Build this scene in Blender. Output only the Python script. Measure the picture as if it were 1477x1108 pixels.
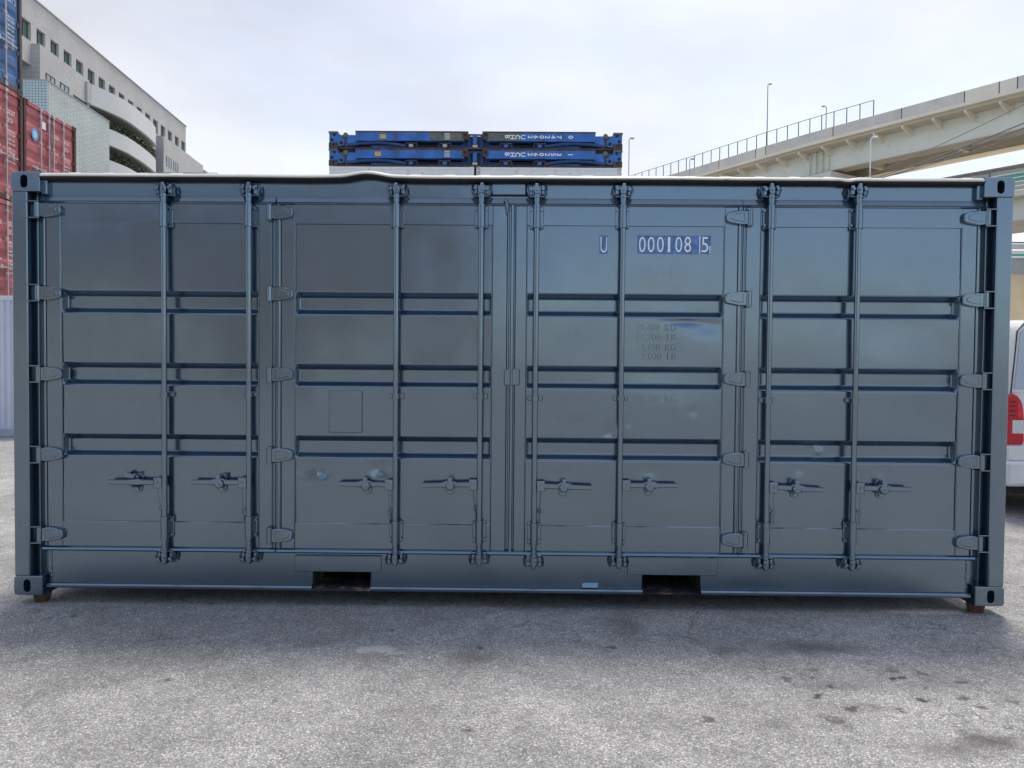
import bpy, math, random
from math import sin, cos, pi, radians, sqrt, exp
from mathutils import Vector, Matrix
random.seed(7)
for o in list(bpy.data.objects): bpy.data.objects.remove(o, do_unlink=True)
scene = bpy.context.scene
col = scene.collection

# ------------------------------------------------------------------ camera
W, H, FP = 1477.0, 1108.0, 1110.0
CAM = Vector((0.075, -4.669, 1.509))
yaw, pitch, roll = radians(-0.589), radians(-1.506), radians(0.487)
fw = Vector((sin(yaw)*cos(pitch), cos(yaw)*cos(pitch), sin(pitch)))
r0 = fw.cross(Vector((0, 0, 1))).normalized(); u0 = r0.cross(fw)
RT = r0*cos(roll) + u0*sin(roll); UP = u0*cos(roll) - r0*sin(roll)
cam_d = bpy.data.cameras.new('camera'); cam_o = bpy.data.objects.new('camera', cam_d)
col.objects.link(cam_o)
cam_d.sensor_width = 36.0; cam_d.lens = FP/W*36.0; cam_d.clip_start = 0.05; cam_d.clip_end = 5000
M3 = Matrix((RT, UP, -fw)).transposed()
cam_o.matrix_world = Matrix.Translation(CAM) @ M3.to_4x4()
scene.camera = cam_o
scene.render.resolution_x = 1024; scene.render.resolution_y = 768

# ------------------------------------------------------------------ sky, sun, exposure
SUN_EL, SUN_AZ = radians(70), radians(18)          # azimuth from +y towards +x
world = bpy.data.worlds.new('World'); scene.world = world; world.use_nodes = True
wn = world.node_tree; wn.nodes.clear()
def N(t, typ, **kw):
    n = t.nodes.new(typ)
    for k, v in kw.items():
        if k.startswith('i_'): n.inputs[k[2:].replace('_', ' ')].default_value = v
        else: setattr(n, k, v)
    return n
sky = N(wn, 'ShaderNodeTexSky', sky_type='NISHITA', sun_disc=False, sun_elevation=SUN_EL, sun_rotation=SUN_AZ,
        altitude=10.0, air_density=1.0, dust_density=1.6, ozone_density=1.2)
tc = N(wn, 'ShaderNodeTexCoord')
mp = N(wn, 'ShaderNodeMapping'); mp.inputs['Scale'].default_value = (1.0, 1.0, 2.6); mp.inputs['Location'].default_value = (0.35, 0.1, 0.0)
wn.links.new(tc.outputs['Generated'], mp.inputs['Vector'])
nz = N(wn, 'ShaderNodeTexNoise', i_Scale=1.6, i_Detail=6.0, i_Roughness=0.52, i_Distortion=0.5)
wn.links.new(mp.outputs['Vector'], nz.inputs['Vector'])
cr = N(wn, 'ShaderNodeValToRGB'); cr.color_ramp.elements[0].position = 0.36; cr.color_ramp.elements[1].position = 0.72
cr.color_ramp.elements[0].color = (0.60, 0.60, 0.60, 1); cr.color_ramp.elements[1].color = (0.95, 0.95, 0.95, 1)
wn.links.new(nz.outputs['Fac'], cr.inputs['Fac'])
mx = N(wn, 'ShaderNodeMix', data_type='RGBA')
sv = N(wn, 'ShaderNodeSeparateXYZ'); wn.links.new(tc.outputs['Generated'], sv.inputs[0])
vr = N(wn, 'ShaderNodeMapRange'); vr.inputs[1].default_value = -0.9; vr.inputs[2].default_value = 0.4; vr.inputs[3].default_value = 0.30; vr.inputs[4].default_value = 1.0
wn.links.new(sv.outputs['Y'], vr.inputs[0])
vm = N(wn, 'ShaderNodeMath', operation='MULTIPLY'); wn.links.new(cr.outputs['Color'], vm.inputs[0]); wn.links.new(vr.outputs[0], vm.inputs[1])
wn.links.new(vm.outputs[0], mx.inputs[0])
bw = N(wn, 'ShaderNodeRGBToBW'); wn.links.new(sky.outputs['Color'], bw.inputs[0])
cl = N(wn, 'ShaderNodeMix', data_type='RGBA', blend_type='MULTIPLY'); cl.inputs[0].default_value = 1.0
wn.links.new(bw.outputs[0], cl.inputs[6]); cl.inputs[7].default_value = (1.40, 1.40, 1.43, 1)     # thin cloud: lit by the same sky, whiter
wn.links.new(sky.outputs['Color'], mx.inputs[6]); 
cl2 = N(wn, 'ShaderNodeMix', data_type='RGBA'); cl2.inputs[0].default_value = 0.65
wn.links.new(cl.outputs[2], cl2.inputs[6]); cl2.inputs[7].default_value = (3.25, 3.27, 3.46, 1)   # even veil of high thin cloud
nz2 = N(wn, 'ShaderNodeTexNoise', i_Scale=2.6, i_Detail=5.0, i_Roughness=0.5); wn.links.new(mp.outputs['Vector'], nz2.inputs['Vector'])
rz2 = N(wn, 'ShaderNodeMapRange'); rz2.inputs[1].default_value = 0.32; rz2.inputs[2].default_value = 0.68; rz2.inputs[3].default_value = 0.84; rz2.inputs[4].default_value = 1.14
wn.links.new(nz2.outputs['Fac'], rz2.inputs[0])
cl3 = N(wn, 'ShaderNodeMix', data_type='RGBA', blend_type='MULTIPLY'); cl3.inputs[0].default_value = 1.0
wn.links.new(cl2.outputs[2], cl3.inputs[6]); wn.links.new(rz2.outputs[0], cl3.inputs[7])
wn.links.new(cl3.outputs[2], mx.inputs[7])
bg = N(wn, 'ShaderNodeBackground', i_Strength=0.103)
wo = N(wn, 'ShaderNodeOutputWorld')
wn.links.new(mx.outputs[2], bg.inputs['Color']); wn.links.new(bg.outputs[0], wo.inputs[0])
sd = bpy.data.lights.new('sun', 'SUN'); sd.energy = 1.4; sd.angle = radians(14.0); sd.color = (1.0, 0.93, 0.82)
so = bpy.data.objects.new('sun', sd); col.objects.link(so); so.location = (5, 20, 40)
sdir = Vector((sin(SUN_AZ)*cos(SUN_EL), cos(SUN_AZ)*cos(SUN_EL), sin(SUN_EL)))
so.rotation_euler = (-sdir).to_track_quat('-Z', 'Y').to_euler()
scene.view_settings.view_transform = 'Standard'; scene.view_settings.look = 'None'
scene.view_settings.exposure = 1.16; scene.view_settings.gamma = 1.0

# ------------------------------------------------------------------ pixel -> place
def ray(px, py): return fw + RT*((px-W/2)/FP) + UP*((H/2-py)/FP)
def at_y(px, py, y):
    d = ray(px, py); return CAM + d*((y-CAM.y)/d.y)
def at_z(px, py, z):
    d = ray(px, py); return CAM + d*((z-CAM.z)/d.z)
def at_d(px, py, dist): return CAM + ray(px, py)*dist
def X(px, y=0.05, py=540): return at_y(px, py, y).x
def Z(py, y=0.05, px=560): return at_y(px, py, y).z

# ------------------------------------------------------------------ materials
MATS = {}
def base_mat(name):
    m = bpy.data.materials.new(name); m.use_nodes = True; MATS[name] = m
    t = m.node_tree; return m, t, t.nodes['Principled BSDF']
def plain(name, c, rough=0.5, metal=0.0, var=0.12, scale=3.0, bump=0.0, bscale=60.0, spec=0.5, dirt=None, dirt_amt=0.0, dirt_scale=2.0):
    m, t, b = base_mat(name)
    co = N(t, 'ShaderNodeTexCoord')
    n1 = N(t, 'ShaderNodeTexNoise', i_Scale=scale, i_Detail=5.0, i_Roughness=0.6)
    t.links.new(co.outputs['Object'], n1.inputs['Vector'])
    mr = N(t, 'ShaderNodeMapRange'); mr.inputs[1].default_value = 0.3; mr.inputs[2].default_value = 0.7
    mr.inputs[3].default_value = 1-var; mr.inputs[4].default_value = 1+var
    t.links.new(n1.outputs['Fac'], mr.inputs[0])
    mm = N(t, 'ShaderNodeMix', data_type='RGBA', blend_type='MULTIPLY'); mm.inputs[0].default_value = 1
    mm.inputs[6].default_value = (*c, 1); t.links.new(mr.outputs[0], mm.inputs[7])
    out = mm.outputs[2]
    if dirt:
        n2 = N(t, 'ShaderNodeTexNoise', i_Scale=dirt_scale, i_Detail=8.0, i_Roughness=0.7)
        t.links.new(co.outputs['Object'], n2.inputs['Vector'])
        r2 = N(t, 'ShaderNodeMapRange'); r2.inputs[1].default_value = 0.62-dirt_amt*0.3; r2.inputs[2].default_value = 0.70-dirt_amt*0.2
        t.links.new(n2.outputs['Fac'], r2.inputs[0])
        m2 = N(t, 'ShaderNodeMix', data_type='RGBA'); t.links.new(r2.outputs[0], m2.inputs[0])
        t.links.new(out, m2.inputs[6]); m2.inputs[7].default_value = (*dirt, 1); out = m2.outputs[2]
    t.links.new(out, b.inputs['Base Color'])
    b.inputs['Roughness'].default_value = rough; b.inputs['Metallic'].default_value = metal
    b.inputs['Specular IOR Level'].default_value = spec
    if bump > 0:
        n3 = N(t, 'ShaderNodeTexNoise', i_Scale=bscale, i_Detail=3.0)
        t.links.new(co.outputs['Object'], n3.inputs['Vector'])
        bp = N(t, 'ShaderNodeBump', i_Strength=bump, i_Distance=0.01)
        t.links.new(n3.outputs['Fac'], bp.inputs['Height']); t.links.new(bp.outputs[0], b.inputs['Normal'])
    return m

def paint(name, c, rough=0.175, spec=0.5, ior=3.15, tint=(0.695, 0.86, 1.0, 1)):
    """thick brushed container paint: blotchy gloss, slight orange peel, soft waviness"""
    m, t, b = base_mat(name)
    co = N(t, 'ShaderNodeTexCoord')
    n1 = N(t, 'ShaderNodeTexNoise', i_Scale=2.3, i_Detail=6.0, i_Roughness=0.62)
    t.links.new(co.outputs['Object'], n1.inputs['Vector'])
    r1 = N(t, 'ShaderNodeMapRange'); r1.inputs[1].default_value = 0.3; r1.inputs[2].default_value = 0.7; r1.inputs[3].default_value = 0.86; r1.inputs[4].default_value = 1.14
    t.links.new(n1.outputs['Fac'], r1.inputs[0])
    mm = N(t, 'ShaderNodeMix', data_type='RGBA', blend_type='MULTIPLY'); mm.inputs[0].default_value = 1
    mm.inputs[6].default_value = (*c, 1); t.links.new(r1.outputs[0], mm.inputs[7]); t.links.new(mm.outputs[2], b.inputs['Base Color'])
    n2 = N(t, 'ShaderNodeTexNoise', i_Scale=5.0, i_Detail=5.0, i_Roughness=0.6)
    t.links.new(co.outputs['Object'], n2.inputs['Vector'])
    r2 = N(t, 'ShaderNodeMapRange'); r2.inputs[1].default_value = 0.3; r2.inputs[2].default_value = 0.7; r2.inputs[3].default_value = rough-0.03; r2.inputs[4].default_value = rough+0.04
    t.links.new(n2.outputs['Fac'], r2.inputs[0]); t.links.new(r2.outputs[0], b.inputs['Roughness'])
    b.inputs['Specular IOR Level'].default_value = spec; b.inputs['IOR'].default_value = ior; b.inputs['Specular Tint'].default_value = tint
    n3 = N(t, 'ShaderNodeTexNoise', i_Scale=140.0, i_Detail=2.0)
    t.links.new(co.outputs['Object'], n3.inputs['Vector'])
    b1 = N(t, 'ShaderNodeBump', i_Strength=0.03, i_Distance=0.002); t.links.new(n3.outputs['Fac'], b1.inputs['Height'])
    n4 = N(t, 'ShaderNodeTexNoise', i_Scale=4.5, i_Detail=2.0)
    t.links.new(co.outputs['Object'], n4.inputs['Vector'])
    b2 = N(t, 'ShaderNodeBump', i_Strength=0.12, i_Distance=0.010); t.links.new(n4.outputs['Fac'], b2.inputs['Height'])
    t.links.new(b1.outputs[0], b2.inputs['Normal']); t.links.new(b2.outputs[0], b.inputs['Normal'])
    return m
PAINT = paint('slate_paint', (0.0115, 0.025, 0.047))
PAINT2 = paint('slate_paint_fittings', (0.014, 0.028, 0.050), rough=0.155)
HANDLE = paint('slate_paint_handle_glint', (0.032, 0.052, 0.085), rough=0.15)  # lighter slate: the glint on the handles is put into the colour
GHOST = paint('slate_paint_ghost', (0.0128, 0.0256, 0.0454), rough=0.183)
ROOF_GLARE = plain('roof_glare_tone', (0.62, 0.60, 0.54), 0.35, var=0.1, dirt=(0.30, 0.29, 0.27), dirt_amt=0.2)  # pale base carries the sun glare on the roof edge; blotches are dirt
RUBBER = plain('black_rubber', (0.012, 0.013, 0.014), 0.7, var=0.2)
POCKET = plain('fork_pocket_steel', (0.030, 0.036, 0.044), 0.6, var=0.3, dirt=(0.30, 0.22, 0.16), dirt_amt=0.35, dirt_scale=9.0)
RUST = plain('rusty_steel', (0.10, 0.05, 0.032), 0.85, var=0.45, scale=14, bump=0.5, bscale=50)
RUSTD = plain('dark_rusty_steel', (0.075, 0.052, 0.048), 0.8, var=0.4, scale=6, dirt=(0.16, 0.08, 0.05), dirt_amt=0.4)
WHITE = plain('white_lettering', (0.92, 0.93, 0.92), 0.4, var=0.03)
STICK = plain('blue_sticker', (0.085, 0.19, 0.42), 0.35, var=0.5, scale=26)
GALV = plain('galvanised_steel', (0.52, 0.49, 0.50), 0.45, metal=0.35, var=0.15)

def ground_mat():
    m, t, b = base_mat('worn_asphalt')
    g = N(t, 'ShaderNodeNewGeometry'); P = g.outputs['Position']
    def noise(scale, det=4.0, rough=0.6, vec=P):
        n = N(t, 'ShaderNodeTexNoise', i_Scale=scale, i_Detail=det, i_Roughness=rough); t.links.new(vec, n.inputs['Vector']); return n.outputs['Fac']
    def rng(s, a, b_, c, d, clamp=True):
        r = N(t, 'ShaderNodeMapRange', clamp=clamp)
        for i, v in enumerate((a, b_, c, d)): r.inputs[1+i].default_value = v
        t.links.new(s, r.inputs[0]); return r.outputs[0]
    def mul(c, f):
        k = N(t, 'ShaderNodeMix', data_type='RGBA', blend_type='MULTIPLY'); k.inputs[0].default_value = 1
        t.links.new(c, k.inputs[6]); t.links.new(f, k.inputs[7]); return k.outputs[2]
    def mixc(c, f, rgb):
        k = N(t, 'ShaderNodeMix', data_type='RGBA'); t.links.new(f, k.inputs[0]); t.links.new(c, k.inputs[6]); k.inputs[7].default_value = (*rgb, 1); return k.outputs[2]
    def math_(op, a, b_=None, v=None):
        k = N(t, 'ShaderNodeMath', operation=op)
        t.links.new(a, k.inputs[0])
        if b_ is not None: t.links.new(b_, k.inputs[1])
        if v is not None: k.inputs[1].default_value = v
        return k.outputs[0]
    # aggregate stones
    vo = N(t, 'ShaderNodeTexVoronoi', i_Scale=150.0); t.links.new(P, vo.inputs['Vector'])
    sep = N(t, 'ShaderNodeSeparateColor'); t.links.new(vo.outputs['Color'], sep.inputs[0])
    vo2 = N(t, 'ShaderNodeTexVoronoi', i_Scale=330.0); t.links.new(P, vo2.inputs['Vector'])
    sep2 = N(t, 'ShaderNodeSeparateColor'); t.links.new(vo2.outputs['Color'], sep2.inputs[0])
    basec = N(t, 'ShaderNodeValToRGB')
    e = basec.color_ramp.elements
    e[0].position = 0.0; e[0].color = (0.20, 0.20, 0.202, 1); e[1].position = 1.0; e[1].color = (0.60, 0.58, 0.55, 1)
    e.new(0.45).color = (0.285, 0.283, 0.28, 1); e.new(0.85).color = (0.36, 0.352, 0.34, 1)
    t.links.new(sep.outputs[0], basec.inputs['Fac'])
    c = basec.outputs['Color']
    c = mul(c, rng(sep2.outputs[0], 0, 1, 1.04, 1.40))
    c = mul(c, rng(vo.outputs['Distance'], 0.25, 0.75, 1.06, 0.62))
    c = mul(c, rng(noise(0.7, 6, 0.62), 0.3, 0.7, 0.74, 1.2))
    c = mul(c, rng(noise(3.2, 6, 0.68), 0.3, 0.7, 0.80, 1.16))
    c = mul(c, rng(noise(14.0, 4, 0.6), 0.3, 0.7, 0.86, 1.13))
    # distorted position for stains
    dn = N(t, 'ShaderNodeTexNoise', i_Scale=7.0, i_Detail=5.0, i_Roughness=0.7); t.links.new(P, dn.inputs['Vector'])
    sb = N(t, 'ShaderNodeVectorMath', operation='SUBTRACT'); t.links.new(dn.outputs['Color'], sb.inputs[0]); sb.inputs[1].default_value = (0.5, 0.5, 0.5)
    sc = N(t, 'ShaderNodeVectorMath', operation='SCALE'); sc.inputs['Scale'].default_value = 0.22; t.links.new(sb.outputs[0], sc.inputs[0])
    ad = N(t, 'ShaderNodeVectorMath', operation='ADD'); t.links.new(P, ad.inputs[0]); t.links.new(sc.outputs[0], ad.inputs[1])
    DP = ad.outputs[0]
    def spot(px, py, rx, ry, soft, amt, rgb):
        nonlocal c
        p = at_z(px, py, 0.0)
        s1 = N(t, 'ShaderNodeVectorMath', operation='SUBTRACT'); t.links.new(DP, s1.inputs[0]); s1.inputs[1].default_value = (p.x, p.y, 0)
        s2 = N(t, 'ShaderNodeVectorMath', operation='MULTIPLY'); t.links.new(s1.outputs[0], s2.inputs[0]); s2.inputs[1].default_value = (1/rx, 1/ry, 0)
        ln = N(t, 'ShaderNodeVectorMath', operation='LENGTH'); t.links.new(s2.outputs[0], ln.inputs[0])
        c = mixc(c, rng(ln.outputs['Value'], 1-soft, 1+soft*0.3, amt, 0.0), rgb)
    spot(545, 936, 0.10, 0.055, 0.25, 0.75, (0.52, 0.51, 0.49))
    spot(574, 941, 0.06, 0.03, 0.4, 0.55, (0.50, 0.49, 0.47))
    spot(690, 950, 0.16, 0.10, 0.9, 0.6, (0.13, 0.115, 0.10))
    spot(520, 948, 0.12, 0.06, 0.9, 0.30, (0.22, 0.16, 0.12))
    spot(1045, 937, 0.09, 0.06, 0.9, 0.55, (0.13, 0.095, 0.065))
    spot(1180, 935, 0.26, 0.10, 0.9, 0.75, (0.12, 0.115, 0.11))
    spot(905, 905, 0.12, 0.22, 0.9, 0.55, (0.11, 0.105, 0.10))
    spot(1430, 1068, 0.14, 0.07, 0.8, 0.8, (0.07, 0.065, 0.06))
    spot(1375, 1080, 0.22, 0.10, 0.9, 0.6, (0.09, 0.085, 0.08))
    spot(1200, 990, 0.20, 0.05, 0.9, 0.55, (0.10, 0.095, 0.09))
    spot(1250, 1020, 0.16, 0.05, 0.9, 0.55, (0.09, 0.085, 0.08))
    spot(1462, 916, 0.05, 0.02, 0.4, 0.80, (0.42, 0.42, 0.41))
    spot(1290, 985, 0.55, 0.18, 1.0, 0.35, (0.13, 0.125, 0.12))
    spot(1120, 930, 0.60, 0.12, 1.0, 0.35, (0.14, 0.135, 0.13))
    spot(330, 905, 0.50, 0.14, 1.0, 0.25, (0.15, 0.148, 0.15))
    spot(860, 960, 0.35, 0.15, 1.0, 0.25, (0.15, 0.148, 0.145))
    # oil drips: small round blots inside a patch
    vd = N(t, 'ShaderNodeTexVoronoi', i_Scale=9.5); t.links.new(DP, vd.inputs['Vector'])
    drops = rng(vd.outputs['Distance'], 0.22, 0.36, 1.0, 0.0)
    sepd = N(t, 'ShaderNodeSeparateColor'); t.links.new(vd.outputs['Color'], sepd.inputs[0])
    drops = math_('MULTIPLY', drops, rng(sepd.outputs[1], 0.45, 0.5, 0, 1))
    p = at_z(1275, 1000, 0)
    s1 = N(t, 'ShaderNodeVectorMath', operation='SUBTRACT'); t.links.new(P, s1.inputs[0]); s1.inputs[1].default_value = (p.x, p.y, 0)
    s2 = N(t, 'ShaderNodeVectorMath', operation='MULTIPLY'); t.links.new(s1.outputs[0], s2.inputs[0]); s2.inputs[1].default_value = (1/0.85, 1/0.42, 0)
    ln = N(t, 'ShaderNodeVectorMath', operation='LENGTH'); t.links.new(s2.outputs[0], ln.inputs[0])
    c = mixc(c, math_('MULTIPLY', drops, rng(ln.outputs['Value'], 0.4, 1.1, 0.95, 0.0)), (0.055, 0.053, 0.052))
    # sparse pits everywhere
    vp = N(t, 'ShaderNodeTexVoronoi', i_Scale=3.3); t.links.new(DP, vp.inputs['Vector'])
    sepp = N(t, 'ShaderNodeSeparateColor'); t.links.new(vp.outputs['Color'], sepp.inputs[0])
    pits = math_('MULTIPLY', rng(vp.outputs['Distance'], 0.05, 0.11, 1.0, 0.0), rng(sepp.outputs[0], 0.5, 0.55, 0, 1))
    c = mixc(c, math_('MULTIPLY', pits, v=0.75), (0.06, 0.057, 0.055))
    # hairline cracks
    vc = N(t, 'ShaderNodeTexVoronoi', feature='DISTANCE_TO_EDGE', i_Scale=1.5); t.links.new(DP, vc.inputs['Vector'])
    crack = math_('MULTIPLY', rng(vc.outputs['Distance'], 0.0, 0.012, 1.0, 0.0), rng(noise(1.3, 3), 0.52, 0.60, 0, 0.7))
    c = mixc(c, crack, (0.07, 0.067, 0.065))
    t.links.new(c, b.inputs['Base Color'])
    b.inputs['Roughness'].default_value = 0.82; b.inputs['Specular IOR Level'].default_value = 0.35
    hsum = math_('ADD', math_('MULTIPLY', vo.outputs['Distance'], v=-0.8), math_('MULTIPLY', noise(60, 3), v=0.8))
    hsum = math_('ADD', hsum, math_('MULTIPLY', sep.outputs[1], v=0.5))
    hsum = math_('SUBTRACT', hsum, math_('MULTIPLY', math_('ADD', crack, pits), v=1.2))
    bp = N(t, 'ShaderNodeBump', i_Strength=0.45, i_Distance=0.004); t.links.new(hsum, bp.inputs['Height'])
    b2 = N(t, 'ShaderNodeBump', i_Strength=0.4, i_Distance=0.03); t.links.new(noise(2.2, 4), b2.inputs['Height']); t.links.new(bp.outputs[0], b2.inputs['Normal'])
    t.links.new(b2.outputs[0], b.inputs['Normal'])
    return m

def brick_mat(name, c1, c2, mortar, bw, bh, ms, rough=0.6, vertical='YZ', offset=0.5, spec=0.4):
    m, t, b = base_mat(name)
    co = N(t, 'ShaderNodeTexCoord'); sp = N(t, 'ShaderNodeSeparateXYZ'); t.links.new(co.outputs['Object'], sp.inputs[0])
    cb = N(t, 'ShaderNodeCombineXYZ'); t.links.new(sp.outputs[vertical[0]], cb.inputs[0]); t.links.new(sp.outputs[vertical[1]], cb.inputs[1])
    br = N(t, 'ShaderNodeTexBrick', offset=offset, i_Scale=1.0, i_Mortar_Size=ms, i_Mortar_Smooth=0.2, i_Brick_Width=bw, i_Row_Height=bh)
    br.inputs['Color1'].default_value = (*c1, 1); br.inputs['Color2'].default_value = (*c2, 1); br.inputs['Mortar'].default_value = (*mortar, 1)
    t.links.new(cb.outputs[0], br.inputs['Vector'])
    n1 = N(t, 'ShaderNodeTexNoise', i_Scale=0.22, i_Detail=6.0, i_Roughness=0.65); t.links.new(co.outputs['Object'], n1.inputs['Vector'])
    mr = N(t, 'ShaderNodeMapRange'); mr.inputs[1].default_value = 0.3; mr.inputs[2].default_value = 0.7; mr.inputs[3].default_value = 0.88; mr.inputs[4].default_value = 1.1
    t.links.new(n1.outputs['Fac'], mr.inputs[0])
    mm = N(t, 'ShaderNodeMix', data_type='RGBA', blend_type='MULTIPLY'); mm.inputs[0].default_value = 1
    t.links.new(br.outputs['Color'], mm.inputs[6]); t.links.new(mr.outputs[0], mm.inputs[7]); t.links.new(mm.outputs[2], b.inputs['Base Color'])
    b.inputs['Roughness'].default_value = rough; b.inputs['Specular IOR Level'].default_value = spec
    return m
def glass_mat(name, c, rough=0.08):
    m, t, b = base_mat(name)
    b.inputs['Base Color'].default_value = (*c, 1); b.inputs['Roughness'].default_value = rough; b.inputs['Specular IOR Level'].default_value = 0.9
    return m

# ------------------------------------------------------------------ mesh builder
class MB:
    def __init__(s): s.v = []; s.f = []; s.sm = []
    def add(s, vs, fs, smooth=False):
        o = len(s.v); s.v += [tuple(p) for p in vs]
        for f in fs: s.f.append([i+o for i in f]); s.sm.append(smooth)
        return s
    def box(s, x0, x1, y0, y1, z0, z1):
        if x0 > x1: x0, x1 = x1, x0
        if y0 > y1: y0, y1 = y1, y0
        if z0 > z1: z0, z1 = z1, z0
        return s.add([(x0,y0,z0),(x1,y0,z0),(x1,y1,z0),(x0,y1,z0),(x0,y0,z1),(x1,y0,z1),(x1,y1,z1),(x0,y1,z1)],
              [(0,3,2,1),(4,5,6,7),(0,1,5,4),(1,2,6,5),(2,3,7,6),(3,0,4,7)])
    def cbox(s, x0, x1, y0, y1, z0, z1, c=0.004, mat=None):
        """box with chamfered edges"""
        if x0 > x1: x0, x1 = x1, x0
        if y0 > y1: y0, y1 = y1, y0
        if z0 > z1: z0, z1 = z1, z0
        c = min(c, (x1-x0)*.45, (y1-y0)*.45, (z1-z0)*.45)
        lo = (x0, y0, z0); hi = (x1, y1, z1)
        idx = {}; vs = []
        for i in (0, 1):
            for j in (0, 1):
                for k in (0, 1):
                    for a in range(3):
                        p = []
                        for ax, b in enumerate((i, j, k)):
                            q = hi[ax] if b else lo[ax]
                            if ax != a: q += -c if b else c
                            p.append(q)
                        idx[(i, j, k, a)] = len(vs); vs.append(tuple(p))
        fs = []
        for a in range(3):
            o1, o2 = [(1, 2), (2, 0), (0, 1)][a]
            for b in (0, 1):
                def key(p, q):
                    t = [0, 0, 0]; t[a] = b; t[o1] = p; t[o2] = q; return idx[(t[0], t[1], t[2], a)]
                q = [key(0, 0), key(1, 0), key(1, 1), key(0, 1)]
                fs.append(q if b else q[::-1])
        for a in range(3):
            o1, o2 = [(1, 2), (2, 0), (0, 1)][a]
            for p in (0, 1):
                for q in (0, 1):
                    def kk(e, face):
                        t = [0, 0, 0]; t[a] = e; t[o1] = p; t[o2] = q; return idx[(t[0], t[1], t[2], face)]
                    f = [kk(0, o1), kk(1, o1), kk(1, o2), kk(0, o2)]
                    fs.append(f if (p ^ q) == 1 else f[::-1])
        for i in (0, 1):
            for j in (0, 1):
                for k in (0, 1):
                    f = [idx[(i, j, k, 0)], idx[(i, j, k, 1)], idx[(i, j, k, 2)]]
                    fs.append(f if (i+j+k) % 2 == 1 else f[::-1])
        if mat is not None: vs = [tuple(mat @ Vector(p)) for p in vs]
        return s.add(vs, fs)
    def prism(s, poly, a0, a1, axis='x', smooth=False):
        """poly: 2-D outline; x-> (y,z), y-> (x,z), z-> (x,y)"""
        n = len(poly)
        def mk(a, p):
            return (a, p[0], p[1]) if axis == 'x' else ((p[0], a, p[1]) if axis == 'y' else (p[0], p[1], a))
        vs = [mk(a0, p) for p in poly] + [mk(a1, p) for p in poly]
        fs = [(i, (i+1) % n, n+(i+1) % n, n+i) for i in range(n)]
        s.add(vs, fs, smooth); s.add(vs, [tuple(range(n))[::-1], tuple(range(n, 2*n))])
        return s
    def plate(s, poly, y0, y1, c=0.003):
        """outline in x,z with a chamfered front (y0 is the front)"""
        n = len(poly); cx = sum(p[0] for p in poly)/n; cz = sum(p[1] for p in poly)/n
        def ins(p):
            d = Vector((p[0]-cx, p[1]-cz)); L = d.length
            return (p[0]-d.x/L*c*1.3, p[1]-d.y/L*c*1.3)
        vs = [(p[0], y1, p[1]) for p in poly] + [(p[0], y0+c, p[1]) for p in poly] + [(*[ins(p)[0]], y0, ins(p)[1]) for p in poly]
        fs = []
        for k in (0, 1):
            fs += [(k*n+i, k*n+(i+1) % n, (k+1)*n+(i+1) % n, (k+1)*n+i) for i in range(n)]
        s.add(vs, fs); s.add(vs, [tuple(range(2*n, 3*n)), tuple(range(n))[::-1]]); return s
    def tube(s, pts, rad, n=10, cap=True, rads=None):
        pts = [Vector(p) for p in pts]; rings = []; vs = []
        up = Vector((0.31, 0.17, 0.93))
        for i, p in enumerate(pts):
            d = (pts[min(i+1, len(pts)-1)] - pts[max(i-1, 0)]).normalized()
            a = d.cross(up)
            if a.length < 0.05: a = d.cross(Vector((1, 0, 0)))
            a.normalize(); b = d.cross(a)
            r = rads[i] if rads else rad
            rings.append([len(vs)+k for k in range(n)])
            vs += [p + a*(r*cos(2*pi*k/n)) + b*(r*sin(2*pi*k/n)) for k in range(n)]
        fs = []
        for i in range(len(pts)-1):
            fs += [(rings[i][k], rings[i][(k+1) % n], rings[i+1][(k+1) % n], rings[i+1][k]) for k in range(n)]
        s.add(vs, fs, True)
        if cap: s.add([vs[k] for k in rings[0]], [tuple(range(n))[::-1]]); s.add([vs[k] for k in rings[-1]], [tuple(range(n))])
        return s
    def cyl(s, p0, p1, r, n=12): return s.tube([p0, p1], r, n)
    def lathe_rod(s, x, y, prof, n=12):
        """vertical turned piece: prof = [(z, r), ...]"""
        return s.tube([(x, y, z) for z, r in prof], 1, n, True, [r for z, r in prof])
    def mesh(s, name):
        m = bpy.data.meshes.new(name); m.from_pydata(s.v, [], s.f); m.polygons.foreach_set('use_smooth', s.sm); m.update(); return m
    def build(s, name, mat, parent=None):
        return put(name, s.mesh(name), mat, parent)
ALT = {}
def put(name, me, mat, parent=None):
    if mat is not None and len(me.materials) == 0: me.materials.append(mat)
    elif mat is not None and me.materials[0] != mat:
        k = (me.name, mat.name)
        if k not in ALT: c = me.copy(); c.materials.clear(); c.materials.append(mat); ALT[k] = c
        me = ALT[k]
    o = bpy.data.objects.new(name, me); col.objects.link(o)
    if parent is not None: o.parent = parent
    return o
def tag(o, label, cat, group=None):
    o['label'] = label; o['category'] = cat
    if group: o['group'] = group
    return o
def thing(name, label, cat, loc=(0, 0, 0), rz=0.0, group=None):
    o = bpy.data.objects.new(name, None); col.objects.link(o); o.location = loc; o.rotation_euler = (0, 0, rz); o.empty_display_size = 0.2
    return tag(o, label, cat, group)
def copy_tree(o, parent=None):
    c = o.copy(); col.objects.link(c); c.parent = parent
    for ch in list(o.children): copy_tree(ch, c)
    return c
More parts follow.
